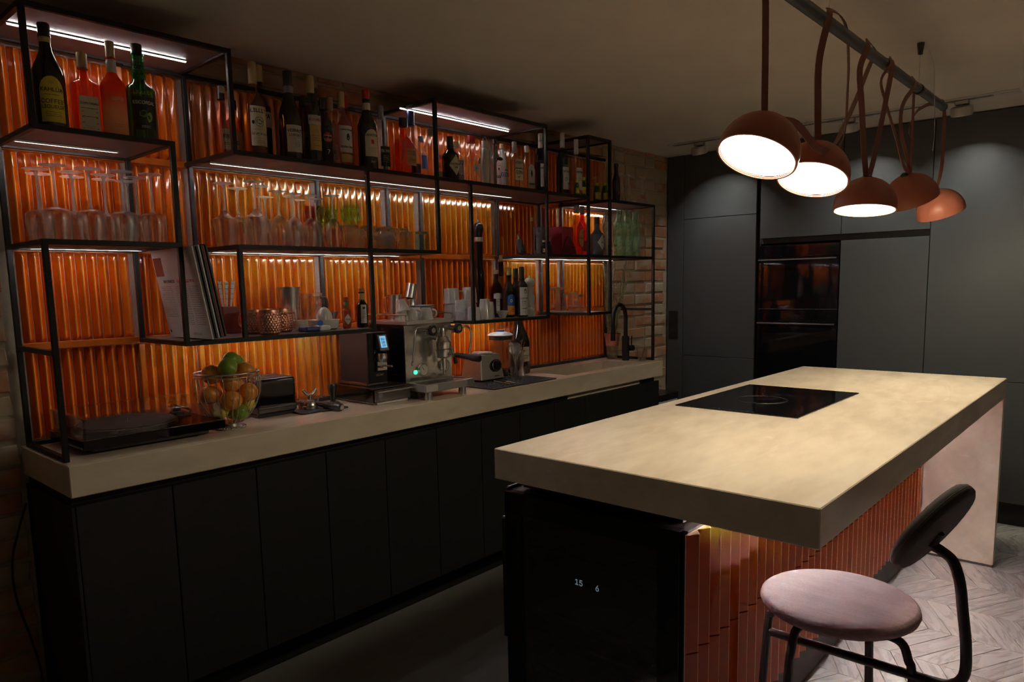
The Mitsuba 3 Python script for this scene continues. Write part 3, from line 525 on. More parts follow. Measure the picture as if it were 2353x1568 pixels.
# ------------------------------------------------------------------ bottles
ZS3, ZS2, ZS1 = L3+.0077, L2+.0077, L1+.0077                       # tops of the boards
def label_patch(k, x, y, z0, r, az, sq, zc, h, wd, mt, lines, shape=None):
    """a label on the bottle k; lines: (text, dz, cap height, material)"""
    fl = sq > 3; m = patch(wd, h, shape=shape)
    if not fl and shape: m = trimesh.Trimesh(*trimesh.remesh.subdivide_to_size(m.vertices, m.faces, .007), process=False)
    put = (lambda q, lift: flat(mv(q, 0, 0, lift), az, (x + r*math.cos(math.radians(az)), y + r*math.sin(math.radians(az)), z0+zc))) if fl else (lambda q, lift: bend(q, r+lift, az, x, y, z0+zc))
    l = None
    if mt: l = part(k, 'label', put(m, .0004), mt)
    for s, dz, hh, c in lines:
        q = fit(text(s, hh, .0003), wd*.94) if isinstance(s, str) else s.copy()
        part(l or k, 'lettering', put(mv(q, 0, dz, 0), .0011), c)
def bottle(lbl, x, y, z0, H, r, glass, cap=None, rn=.013, sh=(.60, .76), labs=(), sq=2.0, az=-100, group=None, foot=.004, lip=True, depth=1.0, rz=0, category='bottle', hollow=True, bulge=0, neckpart=None):
    k = thing('bottle', lbl, category, group); a, b = sh[0]*H, sh[1]*H; ch = cap[0] if cap else 0
    pts = [(0, .0, 2), (r*.80, 0, sq), (r*.97, foot, sq), (r, foot*2.2, sq), (r*(1+bulge), a*.55, sq), (r, a, sq)]
    for t in (.2, .4, .6, .8, 1.0): pts.append((r + (rn-r)*(.5-.5*math.cos(math.pi*t)), a + (b-a)*(t*.9+.1*t*t), sq + (2-sq)*t))
    top = H - ch*.92; pts += [(rn*.98, top-.006, 2)]
    if lip: pts += [(rn*1.15, top-.005, 2), (rn*1.15, top-.001, 2)]
    pts += [(rn*.9, top, 2), (0, top, 2)]
    m = lathe([p[:2] for p in pts], 32, sq=[p[2] for p in pts], ey=depth)
    if rz or sq > 3: m = rot(m, rz if rz else 0, [0, 0, 1])
    part(k, 'glass', mv(m, x, y, z0), glass, smooth=38)
    if cap:
        rc = cap[1]; part(k, 'cap', lathe([(0, H-ch), (rc, H-ch), (rc, H-.002), (rc*.92, H), (0, H)], 24, at=(x, y, z0)), cap[2], smooth=35)
    for L_ in labs:
        zc, h, wd, mt, lines = L_[:5]; label_patch(k, x, y, z0, r*(depth if sq > 3 else 1) if zc < a else L_[6], az if sq <= 3 else (-90+rz), sq, zc, h, wd, mt, lines, L_[5] if len(L_) > 5 else None)
    if neckpart: part(k, neckpart[0], lathe([(neckpart[3]+.0006, neckpart[1]), (neckpart[4]+.0006, neckpart[2])], 24, at=(x, y, z0)), neckpart[5], smooth=True)
    return k
def blob(w, h, seed, n=16):
    g = np.random.default_rng(seed); return prism([(w/2*math.cos(t)*g.uniform(.6, 1), h/2*math.sin(t)*g.uniform(.6, 1)) for t in np.linspace(0, 2*np.pi, n, endpoint=False)], 0, .0003)
def rings_(R, w=.0012): return diff(lathe([(0, 0), (R, 0), (R, .0003), (0, .0003)], 24), lathe([(0, -.1), (R-w, -.1), (R-w, .1), (0, .1)], 24))
def lines_(w, zs, h=.0012): return cat([mv(patch(w, h, .0003, 4), 0, z, 0) for z in zs])
I, Wk = 'ink', 'white_ink'
z = ZS3
# first shelf, the four liqueurs under the lit lid
bottle('dark coffee liqueur bottle with an arched yellow label and black cap', .088, -.295, z, .293, .042, 'dark_glass', (.036, .0155, 'black_cap'), .0145, (.50, .80),
    [(.080, .125, .062, 'yellow_label', [('KAHLÚA', .026, .017, 'brown_ink'), ('COFFEE', -.006, .012, 'brown_ink'), ('LIQUEUR', -.021, .012, 'brown_ink'), (lines_(.04, (.012, -.036, -.041, -.046)), 0, 0, 'brown_ink'), (mv(blob(.018, .016, 3), 0, .046, 0), 0, 0, 'ochre_label')], ARCH)], az=-98, neckpart=('neck_band', .24, .257, .0150, .0150, 'ochre_label'))
k = bottle('square-shouldered amber liqueur bottle with a white label and tan cap', .197, -.245, z, .247, .041, 'amber', (.046, .0145, 'tan_cap'), .0135, (.60, .74),
    [(.063, .105, .052, 'cream', [('COINTREAU', .032, .013, I), (lines_(.042, (.018, -.006)), 0, 0, I), (lines_(.026, (-.033, -.038, -.043), .0009), 0, 0, 'kraft')] + [(mv(blob(.008, .005, i), sx, .008-.016*i, 0), 0, 0, 'kraft') for i in range(4) for sx in (-.019, .019)])], sq=5, rz=-6)
bottle('frosted peach liqueur bottle fading from coral to cream with a tan cap', .264, -.283, z, .286, .033, 'peach', (.05, .0125, 'tan_cap'), .0128, (.55, .70),
    [(.115, .02, .07, None, [('PEACHTREE', 0, .012, 'cream')]), (.035, .02, .06, None, [(lines_(.045, (0, .006), .0009), 0, 0, 'kraft')])], sq=2.4, az=-96, neckpart=('neck_label', .192, .233, .0134, .0130, 'white_cap'))
bottle('green herbal liqueur bottle with a knobbly neck and black cap', .345, -.275, z, .298, .043, 'bottle_green', (.03, .0155, 'black_cap'), .0165, (.53, .655),
    [(.085, .10, .07, 'black_label', [('ESCORIAL', .032, .017, Wk), (mv(blob(.03, .03, 8), -.004, -.002, 0), 0, 0, 'green_ink'), (mv(blob(.022, .034, 9), .012, -.010, 0), 0, 0, 'lime_green'), (lines_(.024, (-.038, -.042)), 0, 0, Wk)]), (.146, .014, .06, None, [('LIQUEUR', 0, .011, 'lime_green')])], az=-98)
kn = cat([trimesh.creation.icosphere(1, .0027).apply_translation([(.0168+.0025*(i < 3))*math.cos(a), (.0168+.0025*(i < 3))*math.sin(a), .200+.009*i]) for i in range(8) for a in np.arange(12)*np.pi/6 + (i % 2)*np.pi/12])
part('bottle_003', 'neck_knobs', mv(kn, .345, -.275, z), 'leaf_green', smooth=True)
# the long upper shelf
bottle('tall pale aperitif bottle with a cream label and gold cap on the long upper shelf', .733, -.27, z, .327, .038, 'honey', (.075, .0145, 'tan_cap'), .0125, (.56, .74),
    [(.105, .135, .062, 'cream', [('LILLET', .052, .019, 'brown_ink'), (mv(rings_(.0165), 0, .014, 0), 0, 0, 'ink'), (mv(blob(.028, .018, 5), 0, .014, 0), 0, 0, 'slate'), (mv(blob(.012, .016, 6), -.022, .012, 0), 0, 0, 'ink'), (lines_(.05, (-.012, -.042)), 0, 0, 'kraft'), ('LILLET BLANC', -.027, .0085, 'brown_ink'), (lines_(.03, (-.05, -.054, -.058), .0009), 0, 0, 'kraft')])], az=-96)
bottle('dark red aperitif bottle with a white label reading PA behind the pale aperitif', .800, -.195, z, .345, .037, 'wine_dark', (.06, .0145, 'tan_cap'), .0125, (.56, .72), [(.15, .055, .06, 'white_cap', [('PA', .012, .016, I)])], az=-85)
k = bottle('amber decanter bottle with a black stopper and a small white tag', .648, -.20, z, .243, .034, 'rose', (.045, .012, 'black_cap'), .011, (.60, .75), [(.06, .07, .04, 'cream', [('KR', .01, .012, I), (lines_(.025, (-.012, -.017)), 0, 0, I)])], sq=2.6)
part(k, 'tag', box(.636, .656, -.2155, -.2145, z+.218, z+.242, 0), 'white_cap')
bottle('squat amber bottle half hidden behind the first shelf post', .709, -.165, z, .212, .031, 'amber', (.03, .012, 'black_cap'), .011, (.6, .76), [(.06, .08, .045, 'cream', [('C', .0, .012, I)])])
bottle('near black vermouth bottle with a plain grey label and patterned neck', .866, -.28, z, .32, .041, 'dark_glass', (.052, .0165, 'black_cap'), .0155, (.46, .80),
    [(.078, .095, .062, 'white_cap', [('VERMUT', .028, .012, I), ('LUSTAU', .012, .008, I), (mv(rings_(.0105, .0009), .008, -.018, 0), 0, 0, 'slate'), (mv(rings_(.006, .0009), .008, -.018, 0), 0, 0, 'slate'), (lines_(.045, (.002,)), 0, 0, 'kraft')])], az=-98, neckpart=('neck_band', .242, .272, .0175, .0165, 'grey_cap'))
bottle('dark bottle between the vermouth and the amaro', .985, -.185, z, .27, .031, 'olive', (.035, .0135, 'black_cap'), .0125, (.55, .75), [(.10, .07, .05, 'white_cap', [('X', .01, .01, I)])])
bottle('amaro bottle with a white and ochre label and gold cap', .962, -.275, z, .322, .034, 'smoke', (.062, .015, 'tan_cap'), .0125, (.60, .77),
    [(.160, .034, .056, 'white_cap', [('AVERNA', 0, .016, 'red_ink')]), (.096, .092, .048, 'ochre_label', [(mv(blob(.03, .016, 11), 0, .024, 0), 0, 0, 'kraft'), (lines_(.032, (.006, -.002, -.010, -.03), .001), 0, 0, 'brown_ink')])], az=-98)
bottle('slim black bottle behind the amaro', 1.055, -.16, z, .318, .024, 'dark_glass', (.05, .013, 'black_cap'), .012, (.6, .76))
k = bottle('dark rum bottle with a black label and red round badge', 1.035, -.245, z, .262, .031, 'wine_dark', (.045, .014, 'black_cap'), .0125, (.62, .80),
    [(.09, .13, .054, 'black_label', [(mv(lathe([(0, .0003), (.019, .0003), (.019, 0), (0, 0)][::-1], 26), 0, .022, 0), 0, 0, 'red_ink'), ('7', -.032, .016, Wk)])], az=-98)
for s, dz in (('HAVANA', .118), ('CLUB', .104)): part(k, 'lettering', bend(fit(text(s, .0085, .0003), .032), .0326, -98, 1.035, -.245, z+dz), Wk)
bottle('clear bottle with a gold cap behind the red badge rum', 1.128, -.155, z, .297, .029, 'clear', (.055, .0135, 'tan_cap'), .012, (.58, .74), [(.08, .06, .045, 'white_cap', [('D', 0, .01, I)])])
bottle('clear white rum bottle with a white label and gold cap', 1.090, -.285, z, .286, .037, 'clear', (.058, .0135, 'tan_cap'), .0122, (.58, .78),
    [(.105, .10, .058, 'white_cap', [('Captain Morgan', .036, .012, I), (mv(blob(.016, .034, 14), .004, .008, 0), 0, 0, I), ('White Rum', -.028, .012, I)]), (.034, .03, .05, 'gold_foil', [])], az=-98)
bottle('red necked bottle behind the clear white rum', 1.175, -.19, z, .305, .033, 'ruby', (.05, .0135, 'red_cap'), .0125, (.6, .78))
bottle('dark green whiskey bottle with a pale label and dark red cap', 1.205, -.292, z, .314, .038, 'dark_glass', (.04, .0145, 'red_cap'), .0140, (.54, .78),
    [(.105, .105, .060, 'cream', [('JAMESON', .030, .013, I), (mv(patch(.013, .016, .0003, 2), 0, .004, 0), 0, 0, 'red_ink'), (lines_(.04, (-.02, -.026, -.032), .001), 0, 0, 'kraft')], ARCH), (.03, .02, .05, None, [(lines_(.02, (0, .004)), 0, 0, Wk)])], az=-98, neckpart=('neck_ribbon', .235, .262, .0150, .0148, 'cream'))
bottle('clear whisky bottle with a black lettered label and grey stopper', 1.312, -.245, z, .28, .034, 'clear', (.055, .0125, 'grey_cap'), .0115, (.50, .74), [(.072, .08, .048, 'black_label', [('SLYRS', .022, .013, Wk), (lines_(.03, (.002, -.006, -.014, -.022), .0012), 0, 0, Wk)])], az=-96)
bottle('round shouldered amber whisky bottle with a kraft label and black stopper', 1.398, -.285, z, .236, .051, 'amber', (.035, .0185, 'black_cap'), .0145, (.46, .76), [(.072, .068, .05, 'kraft', [('MONKEY', .022, .0085, 'brown_ink'), ('SHOULDER', .011, .0085, 'brown_ink'), (lines_(.035, (-.004, -.01, -.016, -.022), .001), 0, 0, 'brown_ink')])], az=-88, bulge=.02)
bottle('clear vodka bottle with a dark blue cap behind the round whisky', 1.517, -.195, z, .297, .040, 'clear', (.062, .0165, 'blue_cap'), .0145, (.55, .70), [(.05, .04, .05, 'blue_cap', [])])
bottle('small clear bottle with a black cap behind the shelf post', 1.635, -.125, z, .218, .028, 'clear', (.025, .013, 'black_cap'), .012, (.6, .76), [(.10, .06, .03, 'blue_ink', [])])
bottle('square clear gin bottle with an orange and blue print beside the shelf post', 1.585, -.25, z, .225, .036, 'clear', (.03, .015, 'grey_cap'), .013, (.60, .78), [(.085, .09, .05, None, [('GIN', .018, .018, 'blue_ink'), (lines_(.035, (-.01, -.018, -.026), .0025), 0, 0, 'blue_ink')]), (.025, .03, .05, 'white_cap', [])], sq=6)
k = bottle('squat black apothecary gin bottle with a white diamond label', 1.645, -.305, z, .192, .037, 'dark_glass', (.042, .0145, 'black_cap'), .0145, (.56, .74), [(.066, .09, .068, 'cream', [("HENDRICK'S", .004, .0095, I), ('GIN', -.010, .008, I)], DIAMOND)], az=-92)
bottle('clear gin bottle printed in bold black capitals with a cork', 1.783, -.20, z, .203, .033, 'clear', (.03, .0145, 'cork'), .0125, (.66, .80), [(.07, .10, .055, 'white_cap', [('GIN', .034, .018, I), (lines_(.03, (.016, .008, .0, -.008), .0012), 0, 0, I), ('GIN', -.030, .018, I)])], az=-80, sq=3.0)
k = bottle('faceted clear gin decanter with a copper medal and dark stopper', 1.838, -.245, z, .23, .041, 'clear', (.032, .0205, 'wine_dark'), .0165, (.55, .70), [(.078, .03, .03, 'bag_white', [('GIN', 0, .006, 'blue_ink')])], sq=2.0)
scene.pop(k + '__cap'); part(k, 'stopper', lathe([(0, z+.198), (.0205, z+.198), (.0205, z+.228), (.019, z+.23), (0, z+.23)], 24, at=(1.838, -.245, 0)), 'red_cap', smooth=35)
part(k, 'medal', aim(lathe([(0, 0), (.0135, 0), (.0135, .003), (0, .003)], 26), (1.838+.0435*math.cos(-1.3), -.245+.0435*math.sin(-1.3), z+.112), (math.cos(-1.3), math.sin(-1.3), 0)), 'copper', smooth=30)
part(k, 'facets', cat([box(-.0012, .0012, -.0006, .0006, .012, .125, 0).apply_transform(trimesh.transformations.rotation_matrix(a, [0, 0, 1]) @ trimesh.transformations.translation_matrix([.0415, 0, 0])).apply_translation([1.838, -.245, z]) for a in np.arange(24)*np.pi/12]), 'clear')
fl = thing('steel_flask', 'brushed steel flask with a wire loop on its lid', 'flask')
part(fl, 'body', lathe([(0, 0), (.0205, 0), (.0225, .003), (.0225, .150), (.020, .160), (.0175, .166), (0, .166)], 30, at=(1.849, -.325, z)), 'steel', smooth=40); ld = part(fl, 'lid', lathe([(0, .1665), (.0185, .1665), (.0185, .192), (.017, .195), (0, .195)], 30, at=(1.849, -.325, z)), 'steel', smooth=40)
part(ld, 'loop', tube([(1.849 + .013*math.cos(t), -.325, z+.1955+.020*math.sin(t)) for t in np.linspace(0, np.pi, 14)], .0014, 6), 'steel', smooth=True)
k = bottle('small clear gin bottle with a dark leaf charm on its neck', 1.948, -.295, z, .222, .028, 'clear', (.022, .0115, 'black_cap'), .0105, (.55, .72), [(.07, .07, .036, None, [('GIN', -.024, .011, I), (mv(blob(.011, .013, 21), 0, .012, 0), 0, 0, I), (lines_(.026, (.028,)), 0, 0, I)])])
part(k, 'leaf_charm', aim(prism([(-.002, -.022), (.008, -.008), (.006, .008), (0, .016), (-.006, .006), (-.009, -.008)], 0, .004), (1.942, -.327, z+.128), (-.25, -.97, 0)), 'black_plastic')
bottle('frosted white gin bottle with blue lettering and a cork', 2.098, -.205, z, .232, .029, 'frosted', (.022, .0135, 'cork'), .013, (.58, .80), [(.085, .07, .05, None, [('GIN', -.004, .021, 'blue_ink'), (mv(blob(.03, .008, 23), .008, .017, 0), 0, 0, 'slate')])], az=-108)
bottle('square pale yellow gin bottle with cream label and grey neck', 2.088, -.295, z, .228, .033, 'straw_glass', (.05, .0125, 'grey_cap'), .0122, (.66, .76), [(.092, .10, .05, 'cream', [('JOSEF', .034, .014, I), (lines_(.03, (.022,), .001), 0, 0, I), ('BRAUEREI', .006, .007, I), ('GIN', -.012, .016, I), ('DRY', -.034, .006, I)])], sq=6, rz=-8)
bottle('clear gin bottle with a white ornate label and a black figure', 2.186, -.29, z, .222, .031, 'clear', (.032, .0125, 'white_cap'), .0118, (.60, .76), [(.072, .115, .05, 'white_cap', [(mv(blob(.017, .045, 25), 0, .012, 0), 0, 0, I), (mv(rings_(.004), 0, .042, 0), 0, 0, I), ('GRANIT', -.038, .010, I), (lines_(.03, (-.05,), .001), 0, 0, I)], ARCH)], sq=3.2, az=-95)
def syrup(lbl, x, y, H, r, gl, cap, txt, colr, az=-95):
    return bottle(lbl, x, y, z, H, r, gl, (.038, .0125, cap), .0115, (.58, .80), [(.088, .115, .050, 'white_cap', [(txt, .036, .012, I), (mv(blob(.02, .022, 31), -.006, -.004, 0), 0, 0, colr), (mv(blob(.016, .014, 32), .010, -.026, 0), 0, 0, colr), (lines_(.02, (.02,), .001), 0, 0, 'kraft')])], az=az, neckpart=('neck_label', H-.075, H-.036, .0125, .0122, 'white_cap' if cap != 'red_cap' else 'red_cap'))
syrup('deep blue syrup bottle with a white label and a red and white neck', 2.302, -.285, .298, .030, 'cobalt', 'white_cap', 'MONIN', 'red_ink'); syrup('bright green syrup bottle with a white label and white cap', 2.478, -.29, .324, .033, 'bottle_green', 'white_cap', 'MONIN', 'green_ink'); syrup('clear syrup bottle with a pale label and white cap, last of the long shelf row', 2.552, -.325, .296, .031, 'clear', 'white_cap', 'MONIN', 'kraft')
bottle('dark green bitter bottle with a black label between the blue and green syrups', 2.412, -.205, z, .305, .029, 'olive', (.045, .0135, 'black_cap'), .0125, (.58, .76), [(.08, .10, .045, 'black_label', [('BITTER', .02, .009, Wk), (mv(rings_(.008), 0, -.016, 0), 0, 0, 'cream')])])
bottle('bottle with a red label between the green and the clear syrup', 2.575, -.238, z, .21, .025, 'wine_dark', (.03, .012, 'black_cap'), .0115, (.6, .78), [(.06, .06, .045, 'red_ink', [('R', 0, .014, Wk)])])
def juice(lbl, x, y, H, r): 
    k = bottle(lbl, x, y, z, H, r, 'leaf_green', (.016, r*.72, 'yellow_cap'), r*.62, (.62, .82), [(H*.30, H*.36, r*2.6, 'pepper_yellow', [(mv(blob(r*.9, r*.9, 41), 0, .0, 0), 0, 0, 'ochre_label')])], group='green lemon juice bottles', az=-100); return k
juice('small green lemon juice bottle in front, first of the lemon row', 2.520, -.352, .082, .0125); juice('small green lemon juice bottle behind the clear syrup', 2.578, -.352, .100, .0125)
for lbl, x, H, ys in (('green and yellow lemon juice bottle left of its twin behind the black posts', 2.850, .105, -.25), ('green and yellow lemon juice bottle at the corner of the low end shelf', 2.930, .112, -.25)):
    juice(lbl, x, ys, H, .020)
    bottle('clear glass bottle with a yellow cap standing behind a lemon juice bottle', x+.02, -.165, z, H+.045, .017, 'clear', (.012, .012, 'yellow_cap'), .0115, (.55, .75), group='clear yellow capped bottles behind the lemon juice')
bottle('dark brown beer bottle with a black cap at the corner of the end shelf', 2.95, -.315, z, .215, .022, 'dark_glass', (.012, .0125, 'black_cap'), .0118, (.52, .78), [(.05, .05, .036, 'black_label', [('B', .0, .012, 'red_ink')])])
for i, x in enumerate((3.022, 3.062, 3.102, 3.142)): bottle('%s small clear tonic bottle with a round yellow label from the left' % ('first', 'second', 'third', 'fourth')[i], x, -.30+.02*(i % 2), z, .172, .017, 'clear', (.008, .0115, 'white_cap'), .0105, (.52, .72), [(.05, .034, .028, None, [(mv(rings_(.013, .003), 0, 0, 0), 0, 0, 'pepper_yellow')])], group='clear tonic bottles on the end shelf')
for i in range(4): bottle('%s slim clear soda bottle with a red round label from the left' % ('first', 'second', 'third', 'fourth')[i], 3.182+.0235*i, -.335+.006*i, z, .162, .011, 'clear', (.006, .0075, 'white_cap'), .0062, (.50, .80), [(.045, .03, .024, None, [(mv(rings_(.0105, .003), 0, 0, 0), 0, 0, 'red_ink')])], group='slim red label bottles on the end shelf')

# ------------------------------------------------------------------ glasses
def glass_set(name, H, rb, hb, rr, rf, shape, foot=True, n=40):
    """(bowl, stem, foot) ply dicts of an upside-down stemmed glass standing on its rim at z = 0"""
    inn = [(max(r-.0011, 0), z_-.0012 if r < .03 and z_ > .05 else z_) for r, z_ in shape]; thick = lathe(shape[:-1] + [(0, shape[-1][1])] + [(0, inn[-1][1]-.001)] + inn[-2::-1] + [shape[0]], n)
    bowl = lathe(shape, n); zs = max(p[1] for p in shape)
    ft = lathe([(0, H), (rf, H-.001), (rf+.0006, H-.0018), (rf, H-.0026), (.012, H-.0052), (0, H-.0065)], n)
    st_ = lathe([(0, zs-.004), (.0065, zs-.002), (.0038, zs+.012), (.0033, (zs+H)/2), (.0036, H-.020), (.0075, H-.0072), (0, H-.007)], 14)
    return (mikit.ply(bowl, 'bowl', smooth=40), mikit.ply(bowl, 'bowl', smooth=40)), mikit.ply(st_, 'stem_glass', smooth=40), mikit.ply(ft, 'stem_glass', smooth=40)
def wine(lbl, ds, x, y, z0, group, rz=0):
    k = thing('wine_glass', lbl, 'wine glass', group); M = tr(x, y, z0, rz)
    for nm, d in zip(('bowl', 'stem', 'foot'), ds): share(k, nm, d if nm != 'bowl' else d[1 if y < -.27 else 0], M)
W1 = glass_set('a', .215, .041, .085, .036, .034, [(.0335, .0004), (.0355, .02), (.039, .055), (.0395, .074), (.037, .084), (.028, .0905), (.014, .094), (.006, .096), (0, .0965)])
W2 = glass_set('b', .226, .047, .10, .035, .036, [(.034, .0004), (.038, .03), (.0445, .078), (.0465, .096), (.0455, .0985), (.034, .103), (.020, .111), (.010, .122), (.006, .130), (0, .131)])
W3 = glass_set('c', .200, .034, .10, .028, .031, [(.0265, .0004), (.030, .03), (.0325, .055), (.031, .078), (.025, .096), (.014, .108), (.006, .113), (0, .114)])
row_nm = {-.30: 'front', -.20: 'middle', -.10: 'back'}
for yy, xs in ((-.30, (.075, .167, .259, .345)), (-.20, (.060, .152, .244, .338)), (-.10, (.095, .187, .279, .350))):
    for i, xx in enumerate(xs): wine('upturned clear wine glass, %s in the %s row on the lower left shelf' % (NTH[i], row_nm[yy]), W1, xx, yy, ZS2, 'upturned wine glasses on the lower left shelf', 17*i)
for lbl, xx, yy in (('leftmost large upturned wine glass with a conical shoulder', .640, -.19), ('large upturned wine glass standing at the back of the four', .742, -.095), ('large upturned wine glass standing foremost of the four', .700, -.293), ('large upturned wine glass next to the smaller glasses', .772, -.195)): wine(lbl, W2, xx, yy, ZS2, 'large upturned wine glasses')
for lbl, xx, yy in (('smaller upturned wine glass at the back left', .842, -.115), ('smaller upturned wine glass, foremost left', .792, -.292), ('smaller upturned wine glass, second in front', .868, -.268), ('smaller upturned wine glass in the middle', .908, -.19), ('smaller upturned wine glass at the back right', .985, -.115), ('smaller upturned wine glass, third in front', .942, -.262), ('smaller upturned wine glass beside the red goblet', 1.018, -.185), ('smaller upturned wine glass, last before the cut goblets', 1.012, -.305)): wine(lbl, W3, xx, yy, ZS2, 'smaller upturned wine glasses')
def goblet(lbl, x, y, tint):
    k = thing('cut_goblet', lbl, 'goblet'); z0 = ZS2
    bp = [(.006, .100), (.022, .104), (.034, .118), (.0385, .140), (.0375, .165), (.036, .183)]
    m = lathe(bp, 48); part(k, 'bowl', mv(m, x, y, z0), tint, smooth=40)
    cuts = []
    for i in range(14):
        a = i*2*np.pi/14
        for s in (-1, 1): cuts.append(tube([(( .0385+.0006)*math.cos(a+s*t*.42), (.0385+.0006)*math.sin(a+s*t*.42), .116+.05*t) if t > .15 else (.0345*math.cos(a+s*t*.42), .0345*math.sin(a+s*t*.42), .116+.05*t) for t in np.linspace(0, 1, 5)], .0011, 4))
    part(k, 'cut_lines', mv(cat(cuts), x, y, z0), 'clear'); part(k, 'stem', lathe([(0, .006), (.009, .008), (.006, .03), (.009, .05), (.0055, .075), (.010, .098), (0, .102)], 12, at=(x, y, z0)), 'glass', smooth=20)
    part(k, 'foot', lathe([(0, .0005), (.031, .0005), (.0315, .002), (.012, .0055), (0, .0058)], 32, at=(x, y, z0)), 'glass', smooth=35)
goblet('dark red cut glass goblet standing upright behind the wine glasses', 1.090, -.065, 'cut_red'); goblet('bright green cut glass goblet half behind a wine glass', 1.100, -.145, 'cut_green'); goblet('bright green cut glass goblet at the right end of the goblets', 1.155, -.225, 'cut_green')
def tumbler(lbl, x, y, z0, r, H, tint, group, cuts=True, cat_='tumbler', taper=.92):
    k = thing('tumbler', lbl, cat_, group)
    part(k, 'wall', lathe([(r, .0004), (r*taper, H*.96), (r*taper*.94, H), (0, H)], 36, at=(x, y, z0)), tint, smooth=30)
    part(k, 'base', lathe([(0, H-.010), (r*taper*.90, H-.009), (r*taper*.9, H-.001), (0, H-.0006)], 30, at=(x, y, z0)), 'glass', smooth=30)
    if cuts:
        c = []
        for i in range(16):
            a = i*np.pi/8
            for s in (-1, 1): c.append(tube([((r*(1-.08*t)+.0004)*math.cos(a+s*t*.8), (r*(1-.08*t)+.0004)*math.sin(a+s*t*.8), H*(.42+.5*t)) for t in np.linspace(0, 1, 4)], .0009, 4))
            c.append(tube([((r+.0004)*math.cos(a), (r+.0004)*math.sin(a), H*.04), ((r*.97+.0004)*math.cos(a), (r*.97+.0004)*math.sin(a), H*.40)], .0012, 4))
        part(k, 'cut_pattern', mv(cat(c), x, y, z0), 'glass')
for i, (xx, yy) in enumerate(((1.095, -.30), (1.232, -.145), (1.185, -.30), (1.290, -.215), (1.405, -.125), (1.362, -.285), (1.268, -.305))): tumbler('cut crystal tumbler, %s from the left in its row, upside down' % ('first', 'third', 'second', 'fifth', 'seventh', 'sixth', 'fourth')[i], xx, yy, ZS2, .036, .092, 'clear', 'cut crystal tumblers')
tumbler('green glass tumbler upside down beside the crystal tumblers', 1.452, -.215, ZS2, .031, .086, 'sea_green', 'green tumblers', False); tumbler('green glass tumbler upside down at the right end of the shelf', 1.452, -.315, ZS2, .031, .080, 'sea_green', 'green tumblers', False)
for lbl, xx, yy, H in (('upturned water glass, tallest at the left by the tiles', 2.655, -.085, .142), ('upturned water glass against the tiles', 2.735, -.065, .140), ('upturned water glass at the right of the low shelf', 2.725, -.175, .112), ('upturned water glass in front on the low shelf', 2.648, -.185, .105), ('upturned water glass, foremost on the low shelf', 2.650, -.262, .100)):
    k = thing('water_glass', lbl, 'glass', 'upturned water glasses'); part(k, 'wall', lathe([(.0355, .0004), (.026, H*.96), (.024, H), (0, H)], 36, at=(xx, yy, ZS1)), 'clear', smooth=30); part(k, 'base', lathe([(0, H-.014), (.0225, H-.013), (.0235, H-.001), (0, H-.0006)], 30, at=(xx, yy, ZS1)), 'glass', smooth=30)
    part(k, 'line', ring((xx, yy, ZS1+H*.30), .0333, .0007, 40, 5), 'white_cap')
# ------------------------------------------------------------------ on the left tray: records, mugs, bar tools
z = ZS1
cols = ['paper', 'book_dark', 'book_dark', 'white_cap', 'book_dark', 'sleeve_red', 'book_dark']
RT = trimesh.transformations.rotation_matrix(math.radians(-9.0), [0, 1, 0], [.449, 0, z])
nm = ['record sleeve with a printed white back and a small red picture, nearest the camera', 'second record sleeve, black spine, behind the white one', 'third record sleeve, black spine', 'pale record sleeve in the middle of the leaning records', 'black record sleeve behind the pale one', 'dark red record sleeve near the back of the leaning records', 'last dark record sleeve of the leaning row']
for i in range(7):
    h = .300 - .002*(i % 3); t = .0052; x0 = .449 + i*.0075
    k = thing('record_sleeve', nm[i], 'record', 'records leaning on the tray'); m = tf(box(x0, x0+t, -.425+.004*(i % 2), -.113, z+.0045, z+.0045+h, .0006), RT); part(k, 'sleeve', m, cols[i])
    if i == 0:
        def on(q, y, zz): return tf(flat(q, 180, (x0, y, z+zz)), RT)
        part(k, 'picture', on(patch(.062, .062, .0004, 2), -.150, .245), 'sleeve_red')
        part(k, 'lettering', on(fit(text('RAY CHARLES', .009, .0004), .098), -.205, .196), I); part(k, 'lettering', on(fit(text('THE ... CLASSIC HITS', .009, .0004), .125), -.325, .196), 'red_ink')
        for j, (yc, w) in enumerate(((-.175, .085), (-.285, .085), (-.375, .07))): part(k, 'text_lines', on(lines_(w, [-.006*q for q in range(22 if j else 18)], .0013), yc, .178), 'grey_cap')
        part(k, 'small_print', on(lines_(.06, (0, .004), .0012), -.33, .018), 'grey_cap'); part(k, 'emblem', on(lathe([(0, .0003), (.005, .0003), (.005, 0), (0, 0)][::-1], 16), -.13, .025), I)
k = thing('clear_sleeve', 'clear plastic sleeve sticking up behind the records', 'sleeve'); scene[k] = mikit.ply(tf(box(.5040, .5052, -.40, -.12, z+.0045, z+.297, 0), RT), 'clear')
k = thing('straw_box', 'small dark box with patterned white paper straws behind the copper mugs', 'straws'); bx_ = part(k, 'box', box(.640, .705, -.125, -.065, z, z+.10, .001), 'sleeve_red')
for i in range(9):
    x = .652 + .005*i; s_ = part(k, 'straw', cyl((x, -.10+.008*(i % 3), z+.1005), (x+.004*(i-3), -.10+.008*(i % 3), z+.195-.004*(i % 2)), .003, 8), 'paper'); part(s_, 'dots', cat([ring((x+.004*(i-3)*q, -.10+.008*(i % 3), z+.1+.095*q), .0031, .0006, 10, 4) for q in (.3, .5, .7, .88)]), 'ink')
